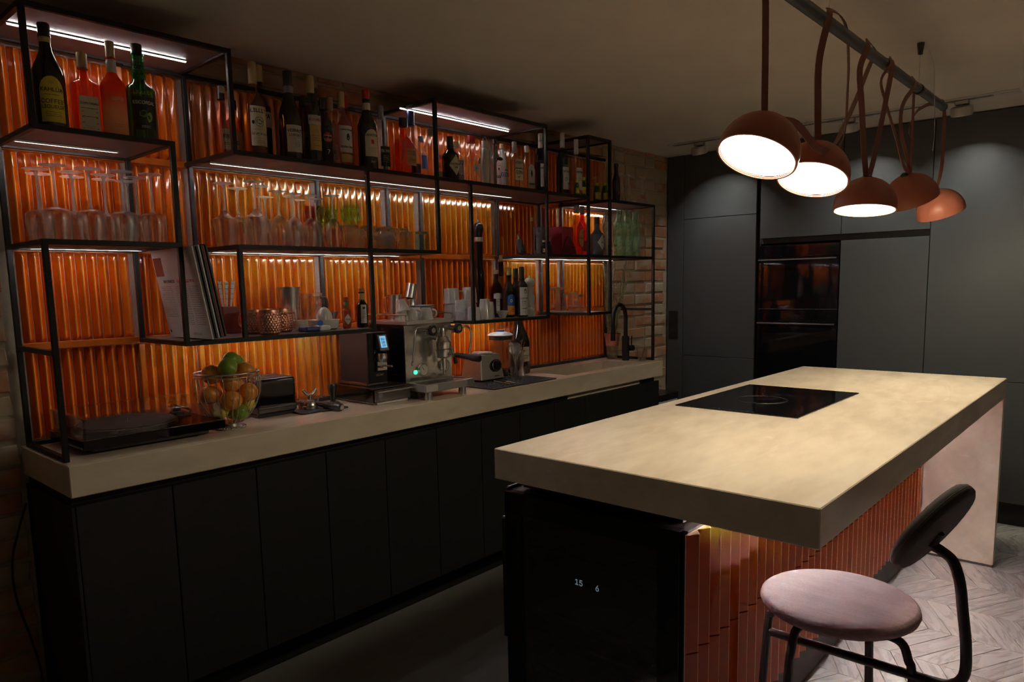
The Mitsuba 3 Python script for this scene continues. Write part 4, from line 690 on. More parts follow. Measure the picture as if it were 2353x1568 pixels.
def mug(lbl, x, y, rz):
    k = thing('copper_mug', lbl, 'mug', 'hammered copper mugs'); prof = [(0, 0), (.030, 0), (.036, .006), (.041, .022), (.043, .042), (.041, .064), (.036, .080), (.0345, .088), (.033, .088), (.0345, .078), (.039, .06), (.041, .04), (.034, .01), (0, .006)]
    m = lathe(prof, 96); v, f = trimesh.remesh.subdivide_to_size(m.vertices, m.faces, .004); m = trimesh.Trimesh(v, f, process=False)
    a = np.arctan2(v[:, 1], v[:, 0]); r = np.hypot(v[:, 0], v[:, 1]); ring_ = np.floor(v[:, 2]/.0085); ph = (a/(2*np.pi)*26 + .5*(ring_ % 2)) % 1 - .5; dz = (v[:, 2]/.0085) % 1 - .5
    d = np.where((v[:, 2] > .008) & (v[:, 2] < .076), .0022*np.maximum(0, 1 - 4.2*(ph**2+dz**2)), 0); sg = np.where(r > np.interp(v[:, 2], [0, .02, .04, .06, .08, .088], [.031, .0395, .042, .040, .0352, .0337]), -1, 0); k_ = (1 + sg*d/np.maximum(r, .01))
    m.vertices = np.c_[v[:, 0]*k_, v[:, 1]*k_, v[:, 2]]; m = rot(m, rz, [0, 0, 1]); part(k, 'cup', mv(m, x, y, z), 'copper', smooth=True)
    h = tube(spline([(.040, 0, .072), (.058, 0, .070), (.066, 0, .048), (.060, 0, .026), (.041, 0, .016)]), .0032, 8); part(k, 'handle', mv(rot(h, rz, [0, 0, 1]), x, y, z), 'copper', smooth=True)
mug('hammered copper mug in front, next to the shelf post', .716, -.315, -40); mug('hammered copper mug in front at the right', .817, -.225, -70); mug('hammered copper mug behind the shelf post', .715, -.210, 120); mug('hammered copper mug at the back beside the steel shaker', .812, -.112, 60)
k = thing('shaker_tin', 'tall polished steel shaker tin behind the copper mugs', 'shaker'); part(k, 'tin', lathe([(0, 0), (.034, 0), (.036, .003), (.0445, .168), (.0432, .168), (.035, .006), (0, .004)], 40, at=(.925, -.105, z)), 'chrome', smooth=40)
solo('mixing_glass', 'clear glass tumbler just left of the steel shaker tin', 'glass', lathe([(0, .001), (.030, .001), (.032, .006), (.036, .172), (.0345, .172)], 36, at=(.868, -.055, z)), 'clear', smooth=40)
k = thing('measuring_jug', 'clear plastic measuring jug with a black handle behind the juicer', 'jug'); part(k, 'jug', lathe([(0, .002), (.044, .002), (.046, .008), (.052, .128), (.055, .142), (.0535, .142), (.0505, .128), (.0445, .01), (0, .006)], 40, at=(1.03, -.085, z)), 'clear', smooth=40); part(k, 'handle', tube(spline([(1.078, -.092, z+.125), (1.102, -.098, z+.115), (1.10, -.098, z+.06), (1.076, -.092, z+.035)]), .006, 8), 'black_plastic', smooth=True)
k = thing('candle_glass', 'small glass with a white candle beside the copper mugs', 'candle'); part(k, 'glass', lathe([(0, .001), (.029, .001), (.030, .005), (.031, .078), (.0298, .078)], 32, at=(.905, -.212, z)), 'clear', smooth=40); w_ = part(k, 'wax', lathe([(0, .005), (.0285, .005), (.029, .040), (0, .041)], 30, at=(.905, -.212, z)), 'wax', smooth=30); part(w_, 'wick', cyl((.905, -.212, z+.0405), (.906, -.212, z+.050), .0008, 5), 'ink')
k = thing('citrus_juicer', 'white plastic citrus juicer with a ribbed reamer cone', 'juicer'); part(k, 'bowl', lathe([(0, .002), (.045, .002), (.050, .006), (.0575, .034), (.060, .036), (.060, .038), (.056, .0385), (.0, .031)], 44, at=(1.0, -.232, z)), 'white_plastic', smooth=40)
rm = lathe([(.031, .0), (.0315, .012), (.028, .028), (.020, .042), (.010, .051), (0, .054)], 60); v = rm.vertices; a = np.arctan2(v[:, 1], v[:, 0]); rm.vertices = np.c_[v[:, :2]*(1 - .10*np.abs(np.sin(6*a)))[:, None], v[:, 2]]; part(k, 'reamer', mv(rm, 1.0, -.232, z+.034), 'white_plastic', smooth=30)
k = thing('sweetener_pouch', 'blue and white pouch lying in front of the white juicer', 'pouch'); part(k, 'pouch', rbox(.845, .905, -.345, -.285, z, z+.020, .008), 'blue_cap', smooth=40); part(k, 'label_panel', rbox(.9055, .955, -.343, -.287, z, z+.021, .008), 'bag_white', smooth=40); part(k, 'logo_oval', aim(patch(.036, .020, .001, shape=OVAL), (.925, -.315, z+.0275), (-.15, -.75, .65)), 'blue_ink')
k = thing('jigger', 'steel jigger standing between the juicer and the hot sauce', 'jigger'); part(k, 'cups', lathe([(0, .003), (.016, 0), (.0175, .002), (.006, .029), (.006, .033), (.0195, .062), (.0182, .062), (0, .036)], 28, at=(1.112, -.135, z)), 'steel', smooth=40)
def sauce(lbl, x, y, H, r, m, capm, lab): 
    return bottle(lbl, x, y, ZS1, H, r, m, (H*.10, r*.50, capm), r*.45, (.55, .70), lab, az=-110)
kk = sauce('small red hot sauce bottle with a white diamond label and red cap', 1.085, -.262, .124, .0175, 'hot_sauce', 'red_cap', [(.036, .044, .034, 'white_cap', [('TABASCO', 0, .006, 'red_ink')], DIAMOND)]); part(kk, 'neck_band', lathe([(.0086, .088), (.0084, .106)], 18, at=(1.085, -.262, ZS1)), 'green_ink', smooth=True)
kk = sauce('dark soy sauce bottle with a white label and brown cap', 1.095+.055, -.278, .158, .0235, 'dark_sauce', 'wine_dark', [(.055, .075, .024, 'white_cap', [(mv(blob(.014, .012, 51), 0, .024, 0), 0, 0, I), (lines_(.016, (.008, .002, -.004, -.010, -.016), .0012), 0, 0, I)])]); scene[kk+'__cap']['bsdf'] = {'type': 'ref', 'id': 'pot_clay'}; part(kk, 'neck_label', lathe([(.0112, .112), (.0112, .140)], 20, at=(1.15, -.278, ZS1)), 'ochre_label', smooth=True)

# ------------------------------------------------------------------ on the right tray: cups, oils, mills
def cup(lbl, x, y, z0, r, H, group=None, up=False, handle=None, m='ceramic', cat_='cup', taper=.82, name='cup'):
    k = thing(name, lbl, cat_, group); pf = [(0, H), (r*taper, H), (r*taper+.002, H-.003), (r, .004), (r*.995, 0), (r*.94, 0), (r*.94, .003), (r*(taper-.03), H-.007), (0, H-.007)] if not up else [(0, 0), (r*taper, 0), (r*taper+.002, .003), (r, H-.003), (r*.995, H), (r*.94, H), (r*.93, H-.004), (r*(taper-.03), .007), (0, .007)]
    pf = pf[::-1] if not up else pf
    part(k, 'body', lathe(pf, 36, at=(x, y, z0)), m, smooth=40)
    if handle is not None: part(k, 'handle', mv(rot(tube(spline([(r*.9, 0, H*.80), (r*1.35, 0, H*.78), (r*1.55, 0, H*.5), (r*1.3, 0, H*.24), (r*.93, 0, H*.2)]), .0038, 8), handle, [0, 0, 1]), x, y, z0), m, smooth=True)
    return k
cup('large white mug, lower of the back left stack on the right tray', 1.797, -.125, z, .040, .074, 'large white mugs', handle=-20); cup('large white mug on top of the back left stack', 1.797, -.125, z+.0745, .040, .074, 'large white mugs', handle=-35)
cup('large white mug, lower of the stack beside the post', 1.880, -.165, z, .038, .076, 'large white mugs'); cup('large white mug with a ring handle on top beside the post', 1.880, -.165, z+.0765, .038, .076, 'large white mugs', handle=-150)
cup('light grey cup, lower of the small front stack', 1.757, -.238, z, .033, .040, 'small grey cups', m='bag_white', taper=.95); cup('light grey cup on top of the small front stack', 1.757, -.238, z+.0405, .033, .052, 'small grey cups', m='bag_white', taper=.88)
cup('single grey beaker upside down left of the post', 1.752, -.320, z, .030, .060, m='bag_white', taper=.86)
k = cup('white creamer jug with a pinched spout and looped handle', 1.835, -.312, z, .034, .096, up=False, handle=40, taper=.60, cat_='jug', name='creamer'); cup('second white creamer right behind the first', 1.915, -.265, z, .026, .080, taper=.7, cat_='jug', name='creamer')
solo('dip_bowl', 'small white bowl beside the creamers', 'bowl', lathe([(0, .002), (.013, 0), (.015, .004), (.031, .036), (.0295, .036), (.014, .007), (0, .006)], 36, at=(1.945, -.325, z)), 'ceramic', smooth=40)
pm = thing('giant_pepper_mill', 'tall black pepper mill with a silver band rising past the shelf post', 'pepper mill'); px_, py_ = 2.005, -.115
part(pm, 'body', lathe([(0, 0), (.030, 0), (.031, .02), (.026, .05), (.023, .10), (.027, .16), (.024, .22), (.0205, .29), (.021, .36), (.022, .375), (0, .378)], 36, at=(px_, py_, z)), 'black_gloss', smooth=50); part(pm, 'collar', lathe([(0, .3785), (.0235, .3785), (.0235, .400), (0, .400)], 36, at=(px_, py_, z)), 'steel', smooth=30); part(pm, 'head', lathe([(0, .4005), (.020, .4005), (.0205, .412), (.026, .43), (.0275, .447), (.023, .463), (.012, .472), (0, .474)], 36, at=(px_, py_, z)), 'black_gloss', smooth=50); part(pm, 'knob', lathe([(0, .474), (.004, .474), (.0075, .480), (.004, .488), (0, .489)], 18, at=(px_, py_, z)), 'steel', smooth=50)
wm = thing('pepper_mill', 'white turned pepper mill at the right end of the right tray', 'pepper mill'); px_, py_ = 2.198, -.285
part(wm, 'body', lathe([(0, 0), (.0255, 0), (.0265, .004), (.0265, .022), (.0235, .025), (.0265, .032), (.0262, .038), (.0225, .043), (.0255, .050), (.0250, .056), (.0215, .062), (.0262, .082), (.0255, .094), (.0195, .112), (.0175, .132), (.0205, .141), (.0195, .147), (0, .148)], 36, at=(px_, py_, z)), 'ceramic', smooth=50); part(wm, 'head', lathe([(0, .1485), (.0165, .1485), (.018, .153), (.0255, .166), (.0262, .176), (.022, .187), (.010, .194), (0, .195)], 36, at=(px_, py_, z)), 'ceramic', smooth=50); part(wm, 'nut', lathe([(0, .195), (.004, .195), (.005, .200), (.003, .206), (0, .206)], 14, at=(px_, py_, z)), 'brass', smooth=50)
def oil(*a, **kw): return bottle(a[0], a[1], a[2], ZS1, *a[3:], **kw)
oil('vinegar bottle with a grey side label and gold cap beside the black mill', 2.035, -.205, .236, .031, 'wine_dark', (.022, .0125, 'tan_cap'), .0115, (.58, .80), [(.07, .10, .02, 'white_cap', [(lines_(.014, (.02, .01, 0, -.01), .002), 0, 0, I)]), (.105, .026, .045, 'bag_white', [])], az=-125)
oil('dark oil bottle with a blue and orange picture label and gold cap', 2.050, -.275, .243, .0285, 'dark_glass', (.038, .0125, 'gold_foil'), .0115, (.52, .74), [(.085, .055, .042, 'blue_ink', [(mv(blob(.018, .018, 61), -.002, -.004, 0), 0, 0, 'bag_white')], ARCH), (.034, .045, .042, 'orange_peel', [(mv(blob(.02, .02, 62), .004, 0, 0), 0, 0, 'red_ink')])], az=-112)
oil('tall corked wine bottle behind the oil bottles', 2.148, -.135, .312, .030, 'oil', (.028, .0095, 'cork'), .0125, (.46, .62), az=-100, neckpart=('foil', .205, .278, .0135, .0130, 'wine_dark'))
k = oil('black oil bottle with a large white printed label and black cap', 2.092, -.325, .246, .0275, 'dark_glass', (.062, .0125, 'black_cap'), .0120, (.62, .74), [(.078, .138, .046, 'white_cap', [(mv(blob(.02, .03, 63), .006, .048, 0), 0, 0, I), ('CORDOVAN', .014, .010, I), ('EXTRA', -.002, .006, I), (lines_(.022, (-.012, -.018, -.024), .0016), 0, 0, 'grey_cap'), ('VIRGEN', -.036, .006, I), (lines_(.02, (-.05, -.056), .0014), 0, 0, 'grey_cap')])], az=-115)
oil('black bottle with white vertical lettering behind the white label bottle', 2.160, -.225, .242, .025, 'dark_glass', (.05, .0125, 'black_cap'), .012, (.58, .76), [(.07, .09, .02, None, [(rot(text('BALSAMICO', .012, .0003), 90, [0, 0, 1]), 0, 0, Wk)])], az=-80); oil('short black bottle next to the white pepper mill', 2.212, -.205, .125, .017, 'dark_glass', (.03, .010, 'black_cap'), .009, (.6, .78))

# ------------------------------------------------------------------ on the long lower shelf right of the cups
z = ZS2
k = thing('kitchen_torch', 'grey and black kitchen torch lying tilted with a thin cable loop', 'torch'); part(k, 'body', aim(lathe([(0, 0), (.018, 0), (.020, .02), (.018, .055), (.012, .066), (0, .068)], 24), (2.255, -.185, z+.018), (-.32, .0, .95)), 'slate', smooth=40); part(k, 'grip', aim(lathe([(0, -.02), (.017, -.018), (.018, -.001), (0, -.0005)], 24), (2.255, -.185, z+.021), (-.32, 0, .95)), 'black_plastic', smooth=40); part(k, 'nozzle', aim(lathe([(0, .0685), (.008, .0685), (.004, .092), (0, .093)], 16), (2.255, -.185, z+.018), (-.32, 0, .95)), 'steel', smooth=40)
part(k, 'cable', tube(spline([(2.255, -.195, z+.006), (2.225, -.21, z+.028), (2.205, -.23, z+.012), (2.225, -.245, z+.003), (2.265, -.235, z+.003)]), .0022, 6), 'rubber', smooth=True)
bottle('slim clear bottle with a cork and a dark side label beside the torch', 2.285, -.232, z, .190, .0205, 'clear', (.016, .0085, 'cork'), .0072, (.60, .70), [(.06, .075, .014, 'black_label', [])], az=-70)
solo('black_tin', 'matt black cylindrical tin behind the small brown bottles', 'tin', lathe([(0, 0), (.035, 0), (.0355, .001), (.0355, .118), (.0362, .119), (.0362, .146), (.035, .148), (0, .148)], 44, at=(2.385, -.205, z)), 'slate', smooth=30)
bottle('tiny brown bitters bottle with a pale label in front of the black tin', 2.300, -.300, z, .072, .0155, 'dark_glass', (.010, .008, 'white_cap'), .0068, (.55, .74), [(.019, .018, .026, 'cream', [('BITTERS', 0, .004, I)])], az=-110); bottle('tiny dark bottle with a grey cap right of the bitters', 2.355, -.290, z, .080, .0145, 'dark_glass', (.012, .008, 'grey_cap'), .0066, (.55, .74), [(.02, .02, .02, 'black_label', [])])
k = thing('gift_box', 'crimson gift box with a dark leaf design right of the shelf post', 'box'); part(k, 'box', box(2.515, 2.615, -.255, -.155, z, z+.155, .001), 'crimson'); 
lf = prism([(-.062, 0), (-.048, .035), (-.028, .072), (0, .105), (.028, .072), (.048, .035), (.062, 0)], 0, .005); l_ = part(k, 'leaf_panel', flat(lf, -97, (2.562, -.262, z+.001)), 'crimson_dark')
vv = cat([tube([(s*.004, .004+.012*i, 0), (s*.020, .022+.016*i, 0), (s*max(.004, .040-.008*i), .040+.0135*i, 0)], .0011, 5) for i in range(5) for s in (-1, 1)] + [tube([(0, 0, 0), (0, .098, 0)], .0012, 5)]); part(l_, 'leaf_veins', flat(mv(vv, 0, 0, .0056), -97, (2.562, -.262, z+.001)), 'crimson')
bottle('clear vermouth bottle with amber wine and an oval label', 2.690, -.225, z, .284, .036, 'honey', (.045, .0135, 'grey_cap'), .0125, (.56, .74), [(.098, .10, .042, 'ochre_label', [('MARTINI', .0, .009, I), (mv(rings_(.018, .0012), 0, 0, 0), 0, 0, 'cream')], OVAL)], az=-95); bottle('bright red aperitif bottle half hidden by the shelf post', 2.808, -.175, z, .288, .032, 'ruby', (.045, .0135, 'grey_cap'), .0125, (.56, .74), [(.06, .06, .05, 'red_cap', [])])
bottle('squat matt black gin bottle with a grey diamond label between the posts', 2.752, -.318, z, .212, .037, 'slate', (.040, .0145, 'black_cap'), .0145, (.52, .70), [(.072, .085, .062, 'bag_white', [('GIN', 0, .008, I)], DIAMOND)], az=-95)
def carafe(lbl, x, y, tint):
    k = thing('fish_carafe', lbl, 'carafe', 'fish shaped glass carafes'); n, L = 56, 44; V = []; H = .272
    for i in range(L+1):
        t = i/L; zz = H*t; r = np.interp(t, [0, .04, .12, .17, .30, .45, .60, .72, .82, .90, .96, 1.0], [.030, .033, .034, .030, .036, .042, .041, .036, .026, .020, .022, .024])
        for j in range(n):
            a = 2*np.pi*j/n; u, w = a*9/np.pi, t*26; bump = .0016*abs(math.sin((u+w)*math.pi/2)*math.sin((u-w)*math.pi/2)) if .17 < t < .74 else 0
            V.append([(r+bump)*math.cos(a), (r+bump)*.92*math.sin(a), zz])
    F = []
    for i in range(L):
        for j in range(n): a, b, c, d = i*n+j, i*n+(j+1) % n, (i+1)*n+(j+1) % n, (i+1)*n+j; F += [[a, b, c], [a, c, d]]
    V.append([0, 0, .0005]); F += [[len(V)-1, (j+1) % n, j] for j in range(n)]
    part(k, 'body', mv(trimesh.Trimesh(V, F, process=False), x, y, z), tint, smooth=True); part(k, 'lip', ring((x, y, z+H), .0238, .0022, 36, 8), 'glass', smooth=True)
    part(k, 'eye', cat([ring((x+.028*s*math.cos(-1.4), y-.026, z+.212), .0055, .0014, 18, 6, 'y') for s in (1,)]), 'glass', smooth=True)
scene['carafe_clear'] = {'type': 'blendbsdf', 'weight': .16, 'a': {'type': 'thindielectric', 'specular_transmittance': rgb(.93, .95, .92)}, 'b': {'type': 'twosided', 'bsdf': {'type': 'roughconductor', 'material': 'none', 'specular_reflectance': rgb(.9, .92, .88), 'alpha': .14}}}
scene['carafe_green'] = {'type': 'blendbsdf', 'weight': .16, 'a': {'type': 'thindielectric', 'specular_transmittance': rgb(.62, .90, .76)}, 'b': {'type': 'twosided', 'bsdf': {'type': 'roughconductor', 'material': 'none', 'specular_reflectance': rgb(.75, .92, .85), 'alpha': .14}}}
for lbl, x, y, t in (('clear fish shaped glass carafe left of the corner post', 2.955, -.25, 'carafe_clear'), ('pale green fish shaped carafe right of the corner post', 3.045, -.275, 'carafe_green'), ('pale green fish shaped carafe, middle of the three green ones', 3.132, -.275, 'carafe_green'), ('pale green fish shaped carafe at the right end', 3.218, -.275, 'carafe_green')): carafe(lbl, x, y, t)
# ------------------------------------------------------------------ on the bar worktop
z = HC
tt = thing('record_player', 'black record player under a clear dust cover at the near end of the worktop', 'record player')
tx0, tx1, ty0, ty1 = .068, .508, -.352, -.040
part(tt, 'plinth', box(tx0, tx1, ty0, ty1, z+.020, z+.048, .002), 'black_gloss'); part(tt, 'base', box(tx0+.03, tx1-.05, ty0+.02, ty1-.02, z+.008, z+.0198, .002), 'black_plastic')
for fx in (tx0+.07, tx1-.09):
    for fy in (ty0+.06, ty1-.06): part(tt, 'foot', lathe([(0, 0), (.018, 0), (.02, .003), (.018, .0079), (0, .0079)], 20, at=(fx, fy, z)), 'rubber', smooth=35)
pc = (tx0+.185, (ty0+ty1)/2, z+.0482); pl = part(tt, 'platter', lathe([(0, 0), (.148, 0), (.150, .002), (.150, .014), (.147, .016), (0, .016)], 64, at=pc), 'dark_chrome', smooth=35); part(pl, 'mat', lathe([(0, .0162), (.145, .0162), (.145, .0185), (0, .0185)], 60, at=pc), 'rubber', smooth=30); part(pl, 'spindle', cyl((pc[0], pc[1], pc[2]+.0186), (pc[0], pc[1], pc[2]+.030), .0028, 10), 'chrome', smooth=40)
ta = part(tt, 'tonearm_base', lathe([(0, 0), (.024, 0), (.024, .012), (.013, .016), (.013, .030), (0, .031)], 28, at=(tx1-.060, ty1-.075, z+.0482)), 'black_plastic', smooth=35)
part(ta, 'tonearm', tube(spline([(tx1-.060, ty1-.045, z+.083), (tx1-.060, ty1-.10, z+.083), (tx1-.068, ty1-.20, z+.080), (tx1-.10, ty1-.255, z+.074)]), .0042, 10), 'black_plastic', smooth=50); part(ta, 'counterweight', cyl((tx1-.060, ty1-.055, z+.083), (tx1-.060, ty1-.025, z+.083), .012, 20), 'dark_chrome', smooth=35); part(ta, 'headshell', box(tx1-.118, tx1-.096, ty1-.275, ty1-.245, z+.070, z+.077, .002), 'black_plastic')
cz0, cz1 = z+.0485, z+.118
cov = diff(rbox(tx0+.004, tx1-.004, ty0+.003, ty1-.003, cz0-.03, cz1, .010), rbox(tx0+.0065, tx1-.0065, ty0+.0055, ty1-.0055, cz0-.04, cz1-.0025, .008)); cov = diff(cov, box(-1, 2, -1, 1, 0, cz0, 0))
dc = part(tt, 'dust_cover', cov, 'smoke_thin', smooth=35, label='clear smoky dust cover')
ed = cat([tube([(tx0+.008, ty0+.004, cz1-.004), (tx1-.008, ty0+.004, cz1-.004)], .0011, 6), tube([(tx0+.005, ty0+.008, cz1-.004), (tx0+.005, ty1-.01, cz1-.004)], .0011, 6), tube([(tx1-.005, ty0+.008, cz1-.004), (tx1-.005, ty1-.01, cz1-.004)], .0011, 6), tube([(tx0+.005, ty0+.004, cz0+.002), (tx0+.005, ty0+.004, cz1-.006)], .0010, 6), tube([(tx1-.005, ty0+.004, cz0+.002), (tx1-.005, ty0+.004, cz1-.006)], .0010, 6), tube([(tx0+.006, ty0+.0035, cz0+.001), (tx1-.006, ty0+.0035, cz0+.001)], .0010, 6)])
part(dc, 'polished_edges', ed, 'glass', smooth=True)
for hx in (tx0+.09, tx1-.09): part(tt, 'hinge', box(hx-.018, hx+.018, ty1-.002, ty1+.012, z+.03, z+.066, .002), 'clear')
# fruit basket
fb = thing('fruit_basket', 'silver wire fruit basket on a round chrome foot full of oranges, lemons and limes', 'fruit basket'); bc = np.array([.563, -.272]); R_, rb_ = .108, .050; zr, zb = z+.200, z+.024
part(fb, 'rim', ring((bc[0], bc[1], zr), R_, .0032, 64, 8), 'chrome', smooth=True); part(fb, 'lower_rim', ring((bc[0], bc[1], zr-.012), R_+.0005, .0018, 64, 6), 'chrome', smooth=True)
part(fb, 'foot', lathe([(0, 0), (.050, 0), (.053, .003), (.050, .008), (.040, .013), (.030, .018), (.045, .024), (0, .0242)], 48, at=(bc[0], bc[1], z)), 'chrome', smooth=40)
part(fb, 'beading', cat([trimesh.creation.icosphere(1, .0034).apply_translation([bc[0]+.051*math.cos(a), bc[1]+.051*math.sin(a), z+.0065]) for a in np.arange(36)*np.pi/18]), 'chrome', smooth=True)
def prof_r(t): return np.interp(t, [0, .1, .3, .55, .8, 1], [rb_*.9, .066, .090, .108, .1125, R_])
for i in range(14):
    a = 2*np.pi*i/14; da = .10
    pts = [(prof_r(t)*math.cos(a-da+.0), prof_r(t)*math.sin(a-da), zb + (zr-zb)*t) for t in np.linspace(0, .86, 10)] + [(prof_r(1)*math.cos(a-da*.6), prof_r(1)*math.sin(a-da*.6), zr-.010), (prof_r(1)*math.cos(a), prof_r(1)*math.sin(a), zr-.002), (prof_r(1)*math.cos(a+da*.6), prof_r(1)*math.sin(a+da*.6), zr-.010)] + [(prof_r(t)*math.cos(a+da), prof_r(t)*math.sin(a+da), zb + (zr-zb)*t) for t in np.linspace(.86, 0, 10)]
    part(fb, 'wire_loop', tube(np.array([(bc[0]+p[0], bc[1]+p[1], p[2]) for p in pts]), .0013, 6), 'chrome', smooth=True)
def fruit(name, lbl, c, r, m, stretch=1.0, rz=0, grp=None):
    k = thing(name, lbl, name, grp); s = trimesh.creation.icosphere(3, 1.0); v = s.vertices
    d = np.abs(v[:, 2]); ps = 1 + (.10*(np.maximum(0, d-.86)/.14)**1.5 if stretch > 1.05 else -.05*np.maximum(0, v[:, 2]-.9)/.1)
    v = v*ps[:, None]*[r, r, r*stretch]*(1 + .012*(meshkit.fbm(v*9, 2)-.5))[:, None]; m_ = trimesh.Trimesh(v, s.faces, process=False)
    if stretch > 1.05: m_ = rot(rot(m_, 78, [0, 1, 0]), rz, [0, 0, 1])
    else: m_ = rot(rot(m_, 25, [1, 0, 0]), rz, [0, 0, 1])
    part(k, 'flesh', mv(m_, *c), m, smooth=True)
    ax = rot(trimesh.Trimesh([[0, 0, r*.955], [0, 0, 0], [0, .01, 0]], [[0, 1, 2]], process=False), 25, [1, 0, 0]); q = rot(ax, rz, [0, 0, 1]).vertices[0] if stretch < 1.05 else None
    if q is not None: part(k, 'stem_end', aim(lathe([(0, .0), (.0032, 0), (.0022, .0022), (0, .0024)], 10), np.asarray(c)+q, q), 'stem_brown')
b0, b1 = bc
fr = [('lime', 'lime low in the basket against the front wires', (b0+.012, b1-.052, z+.062), .028, 'lime_green', 1.0), ('lemon', 'lemon low at the left of the basket', (b0-.046, b1-.030, z+.072), .027, 'lemon_peel', 1.25), ('lemon', 'lemon at the right side of the basket', (b0+.060, b1-.016, z+.085), .027, 'lemon_peel', 1.25), ('lime', 'lime at the bottom right of the basket', (b0+.020, b1+.020, z+.056), .028, 'lime_green', 1.0),
 ('orange', 'orange in front, in the middle of the basket', (b0-.020, b1-.065, z+.108), .034, 'orange_peel', .97), ('orange', 'orange in front at the right of the basket', (b0+.046, b1-.055, z+.128), .034, 'orange_peel', .97), ('orange', 'orange at the left side of the basket', (b0-.068, b1-.004, z+.128), .034, 'orange_peel', .97), ('orange', 'orange behind, at the back left of the basket', (b0-.030, b1+.055, z+.118), .034, 'orange_peel', .97), ('orange', 'orange at the back right of the basket', (b0+.050, b1+.040, z+.135), .035, 'orange_peel', .97),
 ('orange', 'orange just below the rim in the middle', (b0-.012, b1-.050, z+.168), .034, 'orange_peel', .97), ('orange', 'orange on top at the left of the basket', (b0-.060, b1-.012, z+.198), .034, 'orange_peel', .97), ('orange', 'orange on top at the right of the basket', (b0+.060, b1-.022, z+.200), .033, 'orange_peel', .97), ('orange', 'orange on top at the back of the basket', (b0+.005, b1+.050, z+.190), .034, 'orange_peel', .97),
 ('lime', 'dark green lime on top in front', (b0-.030, b1-.070, z+.222), .029, 'lime_green', 1.06), ('lime', 'lime on top right behind the front lime', (b0-.002, b1-.022, z+.226), .026, 'lime_green', 1.06), ('lime', 'bright lime on top in the middle of the basket', (b0+.028, b1+.014, z+.240), .028, 'lime_green', 1.06), ('lime', 'lime on top at the back right', (b0+.068, b1+.052, z+.226), .026, 'lime_green', 1.06)]
for i, (nme, lbl, c, r, m, s) in enumerate(fr): fruit(nme, lbl, c, r, m, s if s < 1.2 else s, 37*i, {'lime': 'limes in the wire basket', 'lemon': 'lemons in the wire basket', 'orange': 'oranges in the wire basket'}[nme])
# toaster
to = thing('toaster', 'glossy black long slot toaster next to the fruit basket', 'toaster'); x0, x1, y0, y1 = .713, .882, -.192, -.028
part(to, 'body', rbox(x0, x1, y0, y1, z+.010, z+.148, .014, 6), 'black_gloss', smooth=50); part(to, 'base', box(x0+.008, x1-.008, y0+.008, y1-.008, z, z+.016, .002), 'rubber'); part(to, 'lower_band', rbox(x0-.001, x1+.001, y0-.0015, y1, z+.012, z+.044, .010, 5), 'black_plastic', smooth=50)
for yy in (-.145, -.080): part(to, 'slot', box(x0+.022, x1-.022, yy-.012, yy+.012, z+.1475, z+.1490, .0004), 'shadow_black')
part(to, 'lever', rbox(x1+.001, x1+.012, -.125, -.095, z+.085, z+.098, .004), 'black_plastic', smooth=40)
# tamping mat and tools
solo('tamping_mat', 'black rubber tamping mat between the toaster and the grinder', 'mat', rot(vbox(.865, 1.075, -.262, -.150, z+.0003, z+.006, .010), -3, [0, 0, 1], (.97, -.2, 0)), 'rubber', smooth=30)
tm = thing('bottle_stopper', 'chrome levelling tool with two raised wings standing on the black mat', 'tool'); c = (.945, -.185, z+.0065)
part(tm, 'base', lathe([(0, 0), (.030, 0), (.031, .003), (.030, .012), (.026, .014), (.024, .026), (.016, .034), (.007, .037), (.006, .055), (.009, .058), (0, .060)], 36, at=c), 'chrome', smooth=40)
for s in (-1, 1): part(tm, 'wing', tube(spline([(c[0], c[1], c[2]+.056), (c[0]+s*.014, c[1], c[2]+.060), (c[0]+s*.030, c[1], c[2]+.078)]), .0058, 10), 'chrome', smooth=50)
pf = thing('portafilter', 'portafilter with a black handle lying across the edge of the black mat', 'portafilter'); p0, p1 = np.array([.968, -.165, z+.026]), np.array([1.002, -.318, z+.0165])
part(pf, 'basket', lathe([(0, 0), (.028, 0), (.031, .003), (.031, .024), (.035, .025), (.035, .029), (.029, .029), (.027, .006), (0, .005)], 32, at=(.962, -.128, z+.0005)), 'chrome', smooth=40); part(pf, 'neck', cyl(p0+[-.002, .010, 0], p0+[.006, -.028, -.002], .0075, 14), 'chrome', smooth=40)
d_ = (p1-p0)/np.linalg.norm(p1-p0); part(pf, 'handle', aim(lathe([(0, 0), (.009, 0), (.0105, .01), (.0135, .04), (.0150, .09), (.0155, .118), (.0145, .124), (0, .1245)], 24), p0+d_*.030, d_), 'black_plastic', smooth=45); part(pf, 'end_cap', aim(lathe([(0, 0), (.0105, 0), (.0105, .003), (0, .004)], 24), p0+d_*.155, d_), 'chrome', smooth=40)
tp = thing('tamper', 'tamper with a black handle standing upright between mat and grinder', 'tamper'); c = (1.075, -.150, z+.0005)
part(tp, 'base', lathe([(0, 0), (.028, 0), (.029, .003), (.029, .010), (.012, .016), (0, .0162)], 32, at=c), 'chrome', smooth=40); part(tp, 'handle', lathe([(0, .0163), (.011, .0163), (.010, .028), (.0105, .04), (.0185, .066), (.0195, .078), (.016, .088), (0, .092)], 28, at=c), 'black_plastic', smooth=50)
solo('tool_cable', 'thin light cable curling from the tamper back to the wall', 'cable', tube(spline([(1.02, -.12, z+.004), (1.06, -.075, z+.030), (1.12, -.045, z+.032), (1.158, -.035, z+.018)]), .0018, 6), 'stem_brown', smooth=True)
